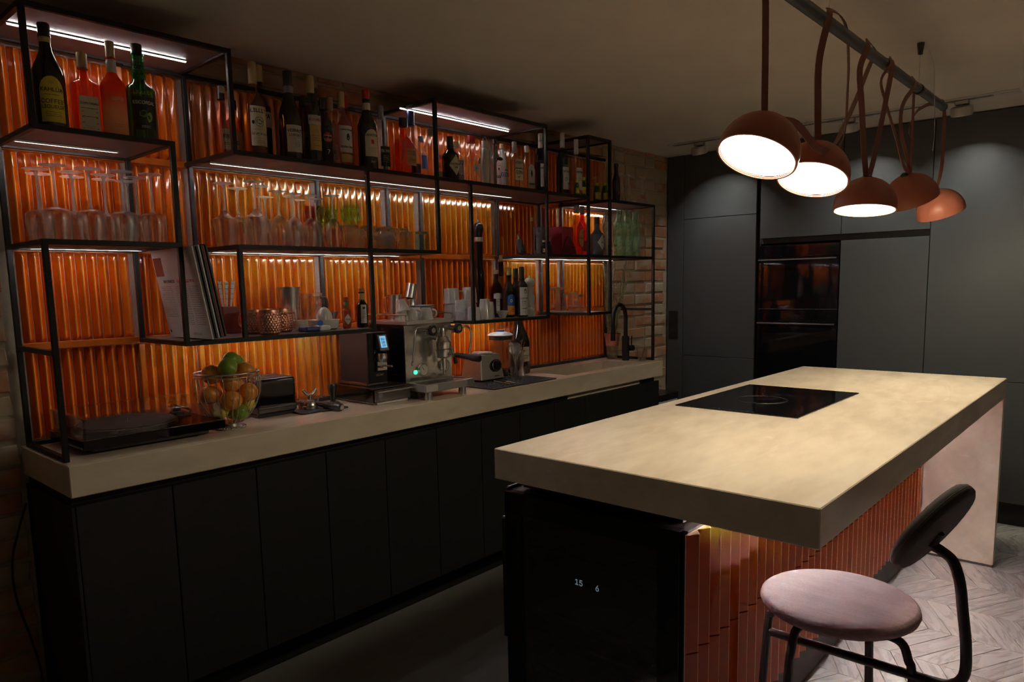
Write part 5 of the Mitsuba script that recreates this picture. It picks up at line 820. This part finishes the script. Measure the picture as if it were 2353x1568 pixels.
# knock drawer and grinder
kb = thing('knock_drawer', 'black and chrome knock out drawer with a clear side carrying the coffee grinder', 'drawer'); gx0, gx1, gy0, gy1 = 1.165, 1.355, -.315, -.030
part(kb, 'side_panel', box(gx0, gx0+.004, gy0+.01, gy1, z+.008, z+.066, 0), 'smoke_thin'); part(kb, 'shell', cat([box(gx0, gx1, gy0+.004, gy1, z+.066, z+.072, .001), box(gx0, gx1, gy0+.006, gy1, z+.004, z+.009, .001), box(gx1-.004, gx1, gy0+.006, gy1, z+.009, z+.066, 0), box(gx0, gx1, gy1-.004, gy1, z+.009, z+.066, 0)]), 'dark_chrome')
fp_ = part(kb, 'drawer_front', box(gx0+.002, gx1-.002, gy0-.006, gy0+.0035, z+.012, z+.064, .0015), 'dark_chrome'); part(fp_, 'handle_bar', cyl((gx0+.006, gy0-.018, z+.056), (gx1+.012, gy0-.018, z+.056), .0045, 12), 'chrome', smooth=40); part(fp_, 'badge', aim(lathe([(0, 0), (.011, 0), (.011, .002), (0, .002)], 22), (gx0+.026, gy0-.0062, z+.040), (0, -1, 0)), 'chrome'); part(kb, 'lower_trim', box(gx0+.015, gx1-.012, gy0+.004, gy0+.0055, z+.0012, z+.0115, 0), 'white_paint')
for fx in (gx0+.02, gx1-.02):
    for fy in (gy0+.03, gy1-.03): part(kb, 'foot', cyl((fx, fy, z), (fx, fy, z+.0039), .009, 14), 'rubber')
gr = thing('coffee_grinder', 'tall matt black coffee grinder with a small blue display', 'coffee grinder'); hx0, hx1, hy0, hy1 = 1.182, 1.285, -.262, -.055; zg = z+.0725
part(gr, 'foot_plate', box(hx0-.004, hx1+.004, hy0+.01, hy1+.004, zg, zg+.014, .003), 'dark_chrome'); part(gr, 'body', vbox(hx0, hx1, hy0, hy1, zg+.0145, z+.296, .012), 'black_metal', smooth=35); part(gr, 'front_panel', box(hx0+.028, hx1-.014, hy0-.004, hy0+.002, zg+.10, z+.292, .001), 'black_gloss')
sc = prism([(0, 0), (.028, -.012), (.010, .056), (0, .056)], -.024, .024); sc = tf(sc, np.array([[0, 0, 1, 0], [-1, 0, 0, 0], [0, 1, 0, 0], [0, 0, 0, 1.]])); xg = (hx0+hx1)/2 + .010
head = part(gr, 'display_head', mv(sc, xg, hy0-.0045, z+.232), 'black_plastic'); nd = np.array([0, -.966, .257]); oc = np.array([xg, hy0-.0045-.0200, z+.232+.0225])
up_ = np.array([0, .257, .966]); Md = np.eye(4); Md[:3, 0] = [1, 0, 0]; Md[:3, 1] = up_; Md[:3, 2] = nd; Md[:3, 3] = oc
part(head, 'bezel', tf(patch(.045, .066, .0012, 2), Md), 'grey_cap'); kk = num(head + '__screen'); scene[kk] = mikit.ply(tf(mv(patch(.031, .050, .0006, 2), 0, .003, .0012), Md), 'white_plastic', emitter=emit(np.array([.10, .55, 1.0]), .75)); labels[kk] = {'label': 'glowing blue display'}
for s, dy in (('06:', .015), ('GR', .001), ('10', -.012)): part(head, 'screen_text', tf(mv(fit(text(s, .010, .0003), .026), 0, dy, .0019), Md), 'ink')
ck = part(gr, 'chute', lathe([(0, -.02), (.020, -.02), (.024, 0), (.022, .018), (.010, .026), (0, .026)], 28, at=(xg, hy0-.012, z+.192)), 'chrome', smooth=40); part(gr, 'fork', cat([box(xg-.026, xg-.018, hy0-.05, hy0-.005, z+.150, z+.158, .001), box(xg+.018, xg+.026, hy0-.05, hy0-.005, z+.150, z+.158, .001), box(xg-.026, xg+.026, hy0-.014, hy0-.004, z+.135, z+.176, .002)]), 'chrome')
part(gr, 'lettering', flat(fit(text('SILENT', .010, .0004), .04), -90, (xg-.005, hy0-.0003, z+.118)), 'grey_cap')
# espresso machine
em = thing('espresso_machine', 'chrome espresso machine with two round gauges and a lever group, cups on top', 'espresso machine'); ex0, ex1, ey0, ey1 = 1.368, 1.645, -.275, -.030
part(em, 'side_case', box(ex0, ex1, ey0+.006, ey1, z+.045, z+.318, .003), 'black_gloss'); fpn = part(em, 'front_panel', box(ex0, ex1, ey0, ey0+.0055, z+.045, z+.318, .001), 'chrome'); part(em, 'top_plate', box(ex0-.002, ex1+.002, ey0-.018, ey1, z+.3185, z+.337, .003), 'steel')
part(em, 'top_rail', tube(np.array(spline([(ex0+.004, ey0-.012, z+.338), (ex0+.004, ey0-.010, z+.358), (ex0+.004, ey0+.004, z+.362), (ex0+.004, ey1-.02, z+.362), (ex0+.010, ey1-.006, z+.362), (ex1-.010, ey1-.006, z+.362), (ex1-.004, ey1-.02, z+.362), (ex1-.004, ey0+.004, z+.362), (ex1-.004, ey0-.010, z+.358), (ex1-.004, ey0-.012, z+.338)], 6)), .0028, 8), 'chrome', smooth=True)
part(em, 'base', box(ex0+.012, ex1-.012, ey0-.06, ey1-.01, z+.028, z+.0445, .002), 'black_plastic')
dt = part(em, 'drip_tray', cat([diff(box(ex0-.006, ex1+.006, -.412, ey0-.001, z+.036, z+.070, .002), box(ex0+.006, ex1-.006, -.402, ey0-.010, z+.060, z+.2, 0))]), 'steel'); part(dt, 'grate', cat([box(ex0+.007+.0105*i, ex0+.0125+.0105*i, -.401, ey0-.011, z+.064, z+.0665, 0) for i in range(25)] + [box(ex0+.007, ex1-.007, y, y+.004, z+.0625, z+.0640, 0) for y in (-.39, -.34, -.295)]), 'chrome'); part(dt, 'front_lip', prism([(ex0-.006, -.412), (ex1+.006, -.412), (ex1-.05, -.424), (ex0+.05, -.424)], z+.040, z+.069), 'steel')
for fx, fy in ((ex0+.028, -.385), (ex1-.045, -.385), (ex0+.028, -.07), (ex1-.045, -.07)): part(em, 'foot', lathe([(0, 0), (.0165, 0), (.0175, .003), (.0165, .0355 if fy < -.3 else .0275), (0, .0355 if fy < -.3 else .0275)], 24, at=(fx, fy, z)), 'chrome', smooth=35)
def gauge(x, zz):
    g = part(em, 'gauge', aim(lathe([(0, 0), (.0265, 0), (.0275, .003), (.0275, .012), (.0245, .0145), (.0235, .0105), (0, .0105)], 40), (x, ey0-.0005, zz), (0, -1, 0)), 'chrome', smooth=40); part(g, 'dial', aim(lathe([(0, 0), (.0235, 0), (.0235, .0005), (0, .0005)], 32), (x, ey0-.0113, zz), (0, -1, 0)), 'dial')
    part(g, 'needle', flat(rot(box(-.001, .001, -.004, .017, 0, .0006, 0), 38, [0, 0, 1]), -90, (x, ey0-.0120, zz)), 'ink'); part(g, 'scale_marks', flat(cat([rot(box(-.0005, .0005, .0185, .0215, 0, .0004, 0), a, [0, 0, 1]) for a in range(-130, 131, 20)]), -90, (x, ey0-.0119, zz)), 'ink')
gauge(1.462, z+.118); gauge(1.592, z+.126)
lt = part(em, 'indicator_mount', aim(lathe([(0, 0), (.0125, 0), (.0125, .003), (0, .003)], 24), (1.420, ey0-.0005, z+.110), (0, -1, 0)), 'chrome'); kk = num(lt + '__lamp'); scene[kk] = mikit.ply(aim(lathe([(0, 0), (.0098, 0), (.0098, .004), (.006, .007), (0, .008)], 24), (1.420, ey0-.0037, z+.110), (0, -1, 0)), 'white_plastic', emitter=emit(np.array([.03, 1.0, .55]), 1.1)); labels[kk] = {'label': 'glowing green indicator'}
part(em, 'vent_slots', cat([box(1.395+.0085*i, 1.3985+.0085*i, ey0-.0008, ey0-.0001, z+.074, z+.086, 0) for i in range(14)]), 'ink'); part(em, 'lettering', flat(fit(text('ROCKET', .012, .0006), .055), -90, (1.585, ey0-.0002, z+.084)), 'ink'); part(em, 'emblem', flat(prism([(-.016, -.005), (0, .002), (.016, -.005), (.006, .008), (0, .004), (-.006, .008)], 0, .001), -90, (1.530, ey0-.0002, z+.090)), 'dark_chrome')
gx = 1.535
gh = part(em, 'group_head', cat([lathe([(0, .205), (.034, .205), (.037, .210), (.037, .238), (.030, .246), (.024, .262), (0, .264)], 32, at=(gx, -.335, z)), cyl((gx, ey0-.0005, z+.270), (gx, -.325, z+.262), .023, 24), lathe([(0, .262), (.014, .262), (.016, .285), (.012, .300), (0, .302)], 24, at=(gx, -.335, z)), cyl((gx, -.338, z+.115), (gx, -.338, z+.204), .0125, 18), cyl((gx, -.338, z+.095), (gx, -.338, z+.115), .0075, 14)]), 'chrome', smooth=40)
part(gh, 'lever', tube(spline([(gx+.030, -.335, z+.235), (gx+.052, -.338, z+.205), (gx+.062, -.342, z+.165)]), .0052, 10), 'chrome', smooth=True); part(gh, 'lever_knob', aim(lathe([(0, 0), (.007, 0), (.0095, .018), (.009, .030), (0, .034)], 16), (gx+.062, -.342, z+.166), (.25, -.1, -1)), 'black_plastic', smooth=45)
fh = part(em, 'filter_holder', lathe([(0, .166), (.020, .166), (.033, .174), (.0345, .196), (.0365, .197), (.0365, .2045), (0, .2045)], 36, at=(gx, -.335, z)), 'chrome', smooth=40); q0, q1 = np.array([gx+.004, -.372, z+.186]), np.array([gx+.055, -.545, z+.165]); dd = (q1-q0)/np.linalg.norm(q1-q0)
part(fh, 'neck', cyl(q0-dd*.012, q0+dd*.030, .0065, 14), 'chrome', smooth=40); part(fh, 'handle', aim(lathe([(0, 0), (.009, 0), (.0105, .01), (.0120, .05), (.0125, .075), (.0155, .080), (.0155, .118), (.0145, .124), (0, .1245)], 24), q0+dd*.0305, dd), 'black_plastic', smooth=45)
def steam(x, sx, pts):
    v = part(em, 'steam_valve', cat([cyl((x, ey0-.0005, z+.295), (x, -.322, z+.293), .011, 18), cyl((x, -.3, z+.295), (x, -.3, z+.272), .009, 14)]), 'chrome', smooth=40); part(v, 'knob', aim(lathe([(0, 0), (.021, 0), (.0235, .003), (.0235, .014), (.020, .018), (.014, .018), (.012, .012), (0, .012)], 12), (x, -.322, z+.293), (0, -1, 0)), 'black_plastic', smooth=15); part(v, 'knob_badge', aim(lathe([(0, 0), (.0115, 0), (.0115, .006), (0, .006)], 22), (x, -.3345, z+.293), (0, -1, 0)), 'chrome'); part(v, 'wand', tube(spline(pts), .0045, 10), 'chrome', smooth=True); part(v, 'wand_tip', cyl(pts[-1], np.array(pts[-1])-[0, 0, .014], .0062, 12), 'steel', smooth=40)
steam(1.480, -1, [(1.478, -.318, z+.282), (1.44, -.335, z+.305), (1.385, -.345, z+.308), (1.366, -.348, z+.285), (1.355, -.35, z+.22), (1.343, -.352, z+.165)]); steam(1.672 - .035, 1, [(1.64, -.318, z+.282), (1.675, -.33, z+.300), (1.710, -.335, z+.285), (1.712, -.335, z+.23), (1.695, -.335, z+.165)])
# on top of the machine
z = HC + .3372
for lbl, x, y in (('white espresso cup upside down on the machine, middle', 1.462, -.215), ('white espresso cup upside down on the machine, right', 1.525, -.245), ('white espresso cup upside down on the machine, between the others', 1.520, -.180)): cup(lbl, x, y, z, .031, .052, 'espresso cups on the machine', handle=-60, taper=.62)
cup('white espresso cup, lower one of the stacked pair at the left on the machine', 1.405, -.215, z, .031, .052, 'stacked espresso cups', taper=.62); 
k = thing('cup', 'white espresso cup tipped on top of the stacked pair', 'cup', 'stacked espresso cups'); part(k, 'body', mv(rot(lathe([(0, .007), (.016, .007), (.0275, .046), (.031, .052), (.0305, .0525), (.029, .050), (.0195, .003), (.018, 0), (0, 0)][::-1], 36), 168, [.7, .4, 0]), 1.404, -.215, z+.092), 'ceramic', smooth=40)
for i in range(7): solo('saucer', '%s white saucer from the bottom of the stack on the machine' % ('first', 'second', 'third', 'fourth', 'fifth', 'sixth', 'top')[i], 'saucer', lathe([(0, .0), (.028, 0), (.034, .002), (.056, .0085), (.0575, .0105), (.055, .0105), (.033, .004), (0, .003)], 40, at=(1.588, -.150 + .001*(i % 2), z+.0085*i)), 'ceramic', smooth=40, group='saucers stacked on the machine')
def jug(lbl, x, y, r, H, z0, tilt=0, hz=180):
    k = thing('milk_jug', lbl, 'jug', 'steel milk jugs on the machine'); M = lambda m: mv(rot(m, tilt, [0, 1, 0]), x, y, z0)
    part(k, 'body', M(lathe([(0, 0), (r, 0), (r*1.02, .004), (r*.98, H*.5), (r*.84, H*.78), (r*.86, H), (r*.82, H), (r*.8, H*.78), (r*.94, H*.5), (r*.96, .006), (0, .005)], 40)), 'chrome', smooth=40); part(k, 'handle', M(rot(ribbon(spline([(r*.84, 0, H*.90), (r*1.35, 0, H*.93), (r*1.62, 0, H*.80), (r*1.45, 0, H*.35), (r*1.05, 0, H*.15)]), .012, .003, (1, 0, 0)), hz, [0, 0, 1])), 'copper' if hz == 180 else 'chrome', smooth=40)
jug('steel milk jug with its handle to the left behind the espresso cups', 1.470, -.095, .036, .112, z); jug('taller steel milk jug standing at the back right', 1.588, -.068, .034, .090, z, hz=200)
k = thing('milk_jug', 'small steel milk jug set tilted into the taller one', 'jug', 'steel milk jugs on the machine'); part(k, 'body', mv(rot(lathe([(0, 0), (.027, 0), (.0275, .004), (.026, .045), (.028, .068), (.0265, .068), (.0245, .045), (.0255, .006), (0, .005)], 36), 14, [0, 1, 0]), 1.580, -.068, z+.0925), 'chrome', smooth=40)
# bar mat, blender, tools
z = HC
solo('bar_mat', 'black ribbed rubber bar mat right of the espresso machine', 'mat', cat([vbox(1.765, 2.235, -.425, -.060, z+.0003, z+.006, .006)] + [box(1.775, 2.225, y, y+.004, z+.0061, z+.0075, 0) for y in np.arange(-.415, -.075, .009)]), 'rubber', smooth=30); zm = z+.0078
bb = thing('blender_base', 'brushed steel blender base with a black control dial', 'blender base'); bx, by = 1.975, -.150
bd = trimesh.convex.convex_hull(np.vstack([np.c_[[(bx+sx*a, by+sy*b) for sx in (-1, 1) for sy in (-1, 1) for a, b in ((.085, .070), (.080, .075), (.086, .062))], np.full(12, zm+.008)], np.c_[[(bx+sx*a, by+sy*b) for sx in (-1, 1) for sy in (-1, 1) for a, b in ((.068, .052), (.063, .057), (.069, .046))], np.full(12, zm+.130)]]))
part(bb, 'housing', bd, 'steel', smooth=30); part(bb, 'foot_ring', box(bx-.080, bx+.080, by-.070, by+.070, zm, zm+.0079, .002), 'black_plastic'); part(bb, 'top_seat', lathe([(0, .1302), (.052, .1302), (.055, .134), (.050, .140), (.030, .140), (0, .138)], 36, at=(bx, by, zm)), 'grey_cap', smooth=40)
nb = np.array([0, -.99, .14]); pb = np.array([bx+.028, by-.0655, zm+.072]); db = part(bb, 'dial_plate', aim(patch(.062, .088, .003, shape=OVAL), pb, nb), 'black_plastic'); part(db, 'knob', aim(lathe([(0, .003), (.022, .003), (.021, .016), (.017, .020), (0, .020)], 28), pb, nb), 'black_gloss', smooth=35); part(db, 'knob_ring', aim(ring((0, 0, .0038), .0235, .0018, 36, 6), pb, nb), 'chrome', smooth=True)
part(bb, 'lettering', flat(fit(text('KRUPS', .008, .0005), .03), -90, (bx+.030, by-.0735, zm+.020)), 'ink')
bj = thing('blender_jar', 'glass blender jar with a domed grey lid standing behind the steel base', 'blender jar'); jx, jy = 2.150, -.118
part(bj, 'glass', lathe([(0, .035), (.040, .035), (.046, .048), (.052, .12), (.058, .195), (.0565, .195), (.0505, .12), (.0445, .05), (0, .040)], 40, at=(jx, jy, zm)), 'clear', smooth=40); part(bj, 'collar', lathe([(0, 0), (.040, 0), (.042, .004), (.040, .034), (0, .034)], 32, at=(jx, jy, zm)), 'black_plastic', smooth=35); part(bj, 'seal', lathe([(.0585, .190), (.0605, .192), (.0605, .210), (0, .211)], 40, at=(jx, jy, zm)), 'black_plastic', smooth=35); l_ = part(bj, 'lid', lathe([(0, .2112), (.068, .2112), (.070, .215), (.052, .226), (.020, .232), (0, .233)], 44, at=(jx, jy, zm)), 'bag_white', smooth=50); part(l_, 'lid_cap', lathe([(0, .233), (.022, .2325), (.020, .241), (0, .242)], 24, at=(jx, jy, zm)), 'blue_cap', smooth=40); part(bj, 'handle', tube(spline([(jx+.056, jy-.012, zm+.185), (jx+.088, jy-.02, zm+.175), (jx+.084, jy-.02, zm+.09), (jx+.049, jy-.012, zm+.07)]), .006, 10), 'clear', smooth=True)
mg = bottle('magnum champagne bottle, black with a pale label, behind the bar tools', 2.325, -.095, z, .385, .058, 'dark_glass', (.05, .0175, 'black_cap'), .0165, (.42, .80), [(.108, .080, .085, 'cream', [(mv(rings_(.0115, .0012), 0, .020, 0), 0, 0, I), (mv(blob(.013, .013, 71), 0, .020, 0), 0, 0, I), ('NEO KOLLN', -.008, .008, I), ('CHAMPAGNE', -.021, .0055, I), (lines_(.03, (-.032,), .001), 0, 0, I)])], az=-112)
sg = thing('mixing_beaker', 'tall clear mixing beaker holding bar tools on the black mat', 'beaker'); gx_, gy_ = 2.098, -.272
part(sg, 'wall', lathe([(0, .014), (.026, .013), (.030, .006), (.030, .001), (.0305, 0), (.0315, .006), (.0405, .145), (.0395, .145), (.029, .012)], 36, at=(gx_, gy_, zm)), 'clear', smooth=40); part(sg, 'base', lathe([(0, .0005), (.029, .0005), (.0295, .010), (0, .0125)], 32, at=(gx_, gy_, zm)), 'glass', smooth=35)
sn = thing('cocktail_strainer', 'round steel cocktail strainer standing in the mixing beaker', 'strainer'); part(sn, 'bowl', aim(lathe([(.032, 0), (.030, -.006), (.018, -.010), (0, -.0115), (0, -.0105), (.0175, -.009), (.029, -.005), (.031, .0005)], 32), (gx_-.004, gy_+.004, zm+.152), (-.75, -.62, .1)), 'steel', smooth=40); part(sn, 'rim', aim(ring((0, 0, 0), .0325, .002, 36, 6), (gx_-.004, gy_+.004, zm+.152), (-.75, -.62, .1)), 'chrome', smooth=True); part(sn, 'handle', cyl((gx_-.004, gy_+.004, zm+.120), (gx_+.004, gy_+.004, zm+.018), .004, 10), 'steel', smooth=40)
for i, (a, b) in enumerate(((.022, .004), (.029, -.004))): solo('drinking_straw', '%s dark metal straw leaning right in the mixing beaker' % ('first', 'second')[i], 'straw', cyl((gx_-.012+.004*i, gy_+.008, zm+.016), (gx_+a+.035, gy_+b, zm+.192-.008*i), .0036, 10), 'wine_dark' if i > 5 else 'brown_ink', smooth=40, group='straws in the mixing beaker')
ti = thing('ice_tongs', 'steel bar spoon with a twisted end leaning left in the mixing beaker', 'bar spoon'); part(ti, 'shaft', tube(spline([(gx_+.008, gy_-.006, zm+.016), (gx_-.022, gy_+.002, zm+.12), (gx_-.032, gy_+.004, zm+.165)]), .003, 8), 'steel', smooth=True); part(ti, 'spoon', aim(lathe([(0, -.003), (.008, -.002), (.0115, .002), (.0105, .0025), (0, .0)], 20), (gx_-.033, gy_+.004, zm+.176), (-.7, -.6, .3)), 'steel', smooth=40)
k = thing('jigger', 'steel jigger standing on the mat beside the magnum', 'jigger'); part(k, 'cups', lathe([(0, .003), (.0195, 0), (.0205, .002), (.0085, .047), (.0085, .050), (.0175, .088), (.0165, .088), (0, .053)], 30, at=(2.196, -.222, zm)), 'steel', smooth=40)
for i, (a, b) in enumerate((((1.942, -.262), (1.912, -.392)), ((1.985, -.262), (1.950, -.392)))):
    k = thing('bar_tweezers', '%s steel bar tool lying on the black mat' % ('front bright', 'second')[i], 'bar tool'); p, q = np.array([*a, zm+.003]), np.array([*b, zm+.003]); mdl = p+(q-p)*.42; part(k, 'shaft', cyl(mdl, q, .0030, 8), 'chrome', smooth=40); part(k, 'grip', cyl(p, mdl, .0034, 8), 'black_plastic' if i else 'steel', smooth=40)
# sink end
fc = thing('kitchen_tap', 'matt black kitchen tap with a high round spout beside the sink', 'tap'); fx, fy = 3.178, -.232
part(fc, 'body', lathe([(0, 0), (.0225, 0), (.0225, .150), (.021, .152), (0, .152)], 32, at=(fx, fy, z)), 'black_metal', smooth=35)
sp = [(fx, fy, z+.152), (fx, fy, z+.255)] + [(fx-.085+.085*math.cos(t), fy-.02*(1-math.cos(t))/2, z+.265+.085*math.sin(t)) for t in np.linspace(.05, np.pi-.05, 14)] + [(fx-.170, fy-.020, z+.245), (fx-.170, fy-.020, z+.185)]
part(fc, 'spout', tube(np.array(sp), .0125, 16), 'black_metal', smooth=50); part(fc, 'spout_head', cyl((fx-.170, fy-.020, z+.2), (fx-.170, fy-.020, z+.135), .0145, 18), 'black_metal', smooth=35); lv = part(fc, 'valve', cyl((fx+.0215, fy-.006, z+.075), (fx+.058, fy-.018, z+.075), .018, 20), 'black_metal', smooth=35); part(lv, 'lever', cyl((fx+.045, fy-.014, z+.091), (fx+.047, fy-.015, z+.150), .0036, 10), 'black_metal', smooth=40)
pg = thing('pot_glass', 'thick bottomed glass carrying the rosemary pot beside the tap', 'glass'); qx, qy = 3.205, -.115
part(pg, 'wall', lathe([(.0335, .003), (.0345, .010), (.0385, .085), (.0375, .085), (.0335, .012)], 36, at=(qx, qy, z)), 'clear', smooth=40); part(pg, 'base', lathe([(0, .0005), (.031, .0005), (.0335, .003), (.0335, .012), (0, .012)], 32, at=(qx, qy, z)), 'glass', smooth=35)
rp = thing('rosemary_plant', 'tall potted rosemary in a terracotta coloured pot on a glass', 'potted plant'); zp = z+.0855
pot_ = part(rp, 'pot', lathe([(0, 0), (.0395, 0), (.041, .002), (.0475, .060), (.052, .061), (.0535, .078), (.0515, .078), (.050, .066), (0, .064)], 40, at=(qx, qy, zp)), 'pot_clay', smooth=35); g = np.random.default_rng(5); stems, leaves, pale = [], [], []
for i in range(26):
    a, q = g.uniform(0, 2*np.pi), g.uniform(.004, .036); L = g.uniform(.15, .50) if i % 3 else g.uniform(.42, .50); b = np.array([qx+q*math.cos(a), qy+q*math.sin(a), zp+.062]); lean = np.array([math.cos(a), math.sin(a)])*g.uniform(.02, .09) + [.02, -.01]
    pts = np.array([b + [lean[0]*t**1.4 + .006*math.sin(5*t+i), lean[1]*t**1.4 + .006*math.cos(4*t+i), L*t] for t in np.linspace(0, 1, 12)]); pts[:, 1] = np.minimum(pts[:, 1], -.03); stems.append(tube(pts, .0014, 5)); n = int(L*230)
    for j in range(n):
        t = .10 + .9*j/n; f = t*11; i0 = min(int(f), 10); p = pts[i0]*(1-(f-i0)) + pts[i0+1]*(f-i0); ph = j*2.4 + g.uniform(-.3, .3); d = np.array([math.cos(ph), math.sin(ph), g.uniform(.35, 1.1)]); d /= np.linalg.norm(d); l = g.uniform(.014, .023)*(1 if t < .93 else .6); w = np.cross(d, [0, 0, 1]); w /= np.linalg.norm(w); w *= .0013
        tip = p + d*l; tip[1] = min(tip[1], -.022); md = p + d*l*.5 + [0, 0, .001]; V_ = [p, md+w, tip, md-w]; (leaves if g.random() < .6 else pale).append((np.array(V_), [[0, 1, 2], [0, 2, 3]]))
part(rp, 'stems', cat(stems), 'stem_brown', kind='stuff')
for nm_, ls, m_ in (('leaves', leaves, 'leaf'), ('pale_leaves', pale, 'leaf_pale')): part(rp, nm_, trimesh.Trimesh(np.vstack([a for a, _ in ls]), np.vstack([np.array(f)+4*i for i, (_, f) in enumerate(ls)]), process=False), m_, kind='stuff')
part(rp, 'soil', lathe([(0, .0642), (.0495, .0662), (0, .0675)], 30, at=(qx, qy, zp)), 'brown_ink')
wg = thing('water_tumbler', 'clear water glass with a dark straw at the right end of the worktop', 'glass'); wx, wy = 3.185, -.345; part(wg, 'wall', lathe([(.0245, .003), (.034, .085), (.0332, .085), (.0238, .008)], 36, at=(wx, wy, z)), 'clear', smooth=40); part(wg, 'base', lathe([(0, .0005), (.0235, .0005), (.0245, .004), (.0245, .012), (0, .012)], 30, at=(wx, wy, z)), 'glass', smooth=35)
solo('drinking_straw', 'dark straw leaning in the water glass at the right end', 'straw', cyl((wx-.010, wy, z+.0125), (wx+.032, wy-.006, z+.098), .0030, 8), 'brown_ink', smooth=40)
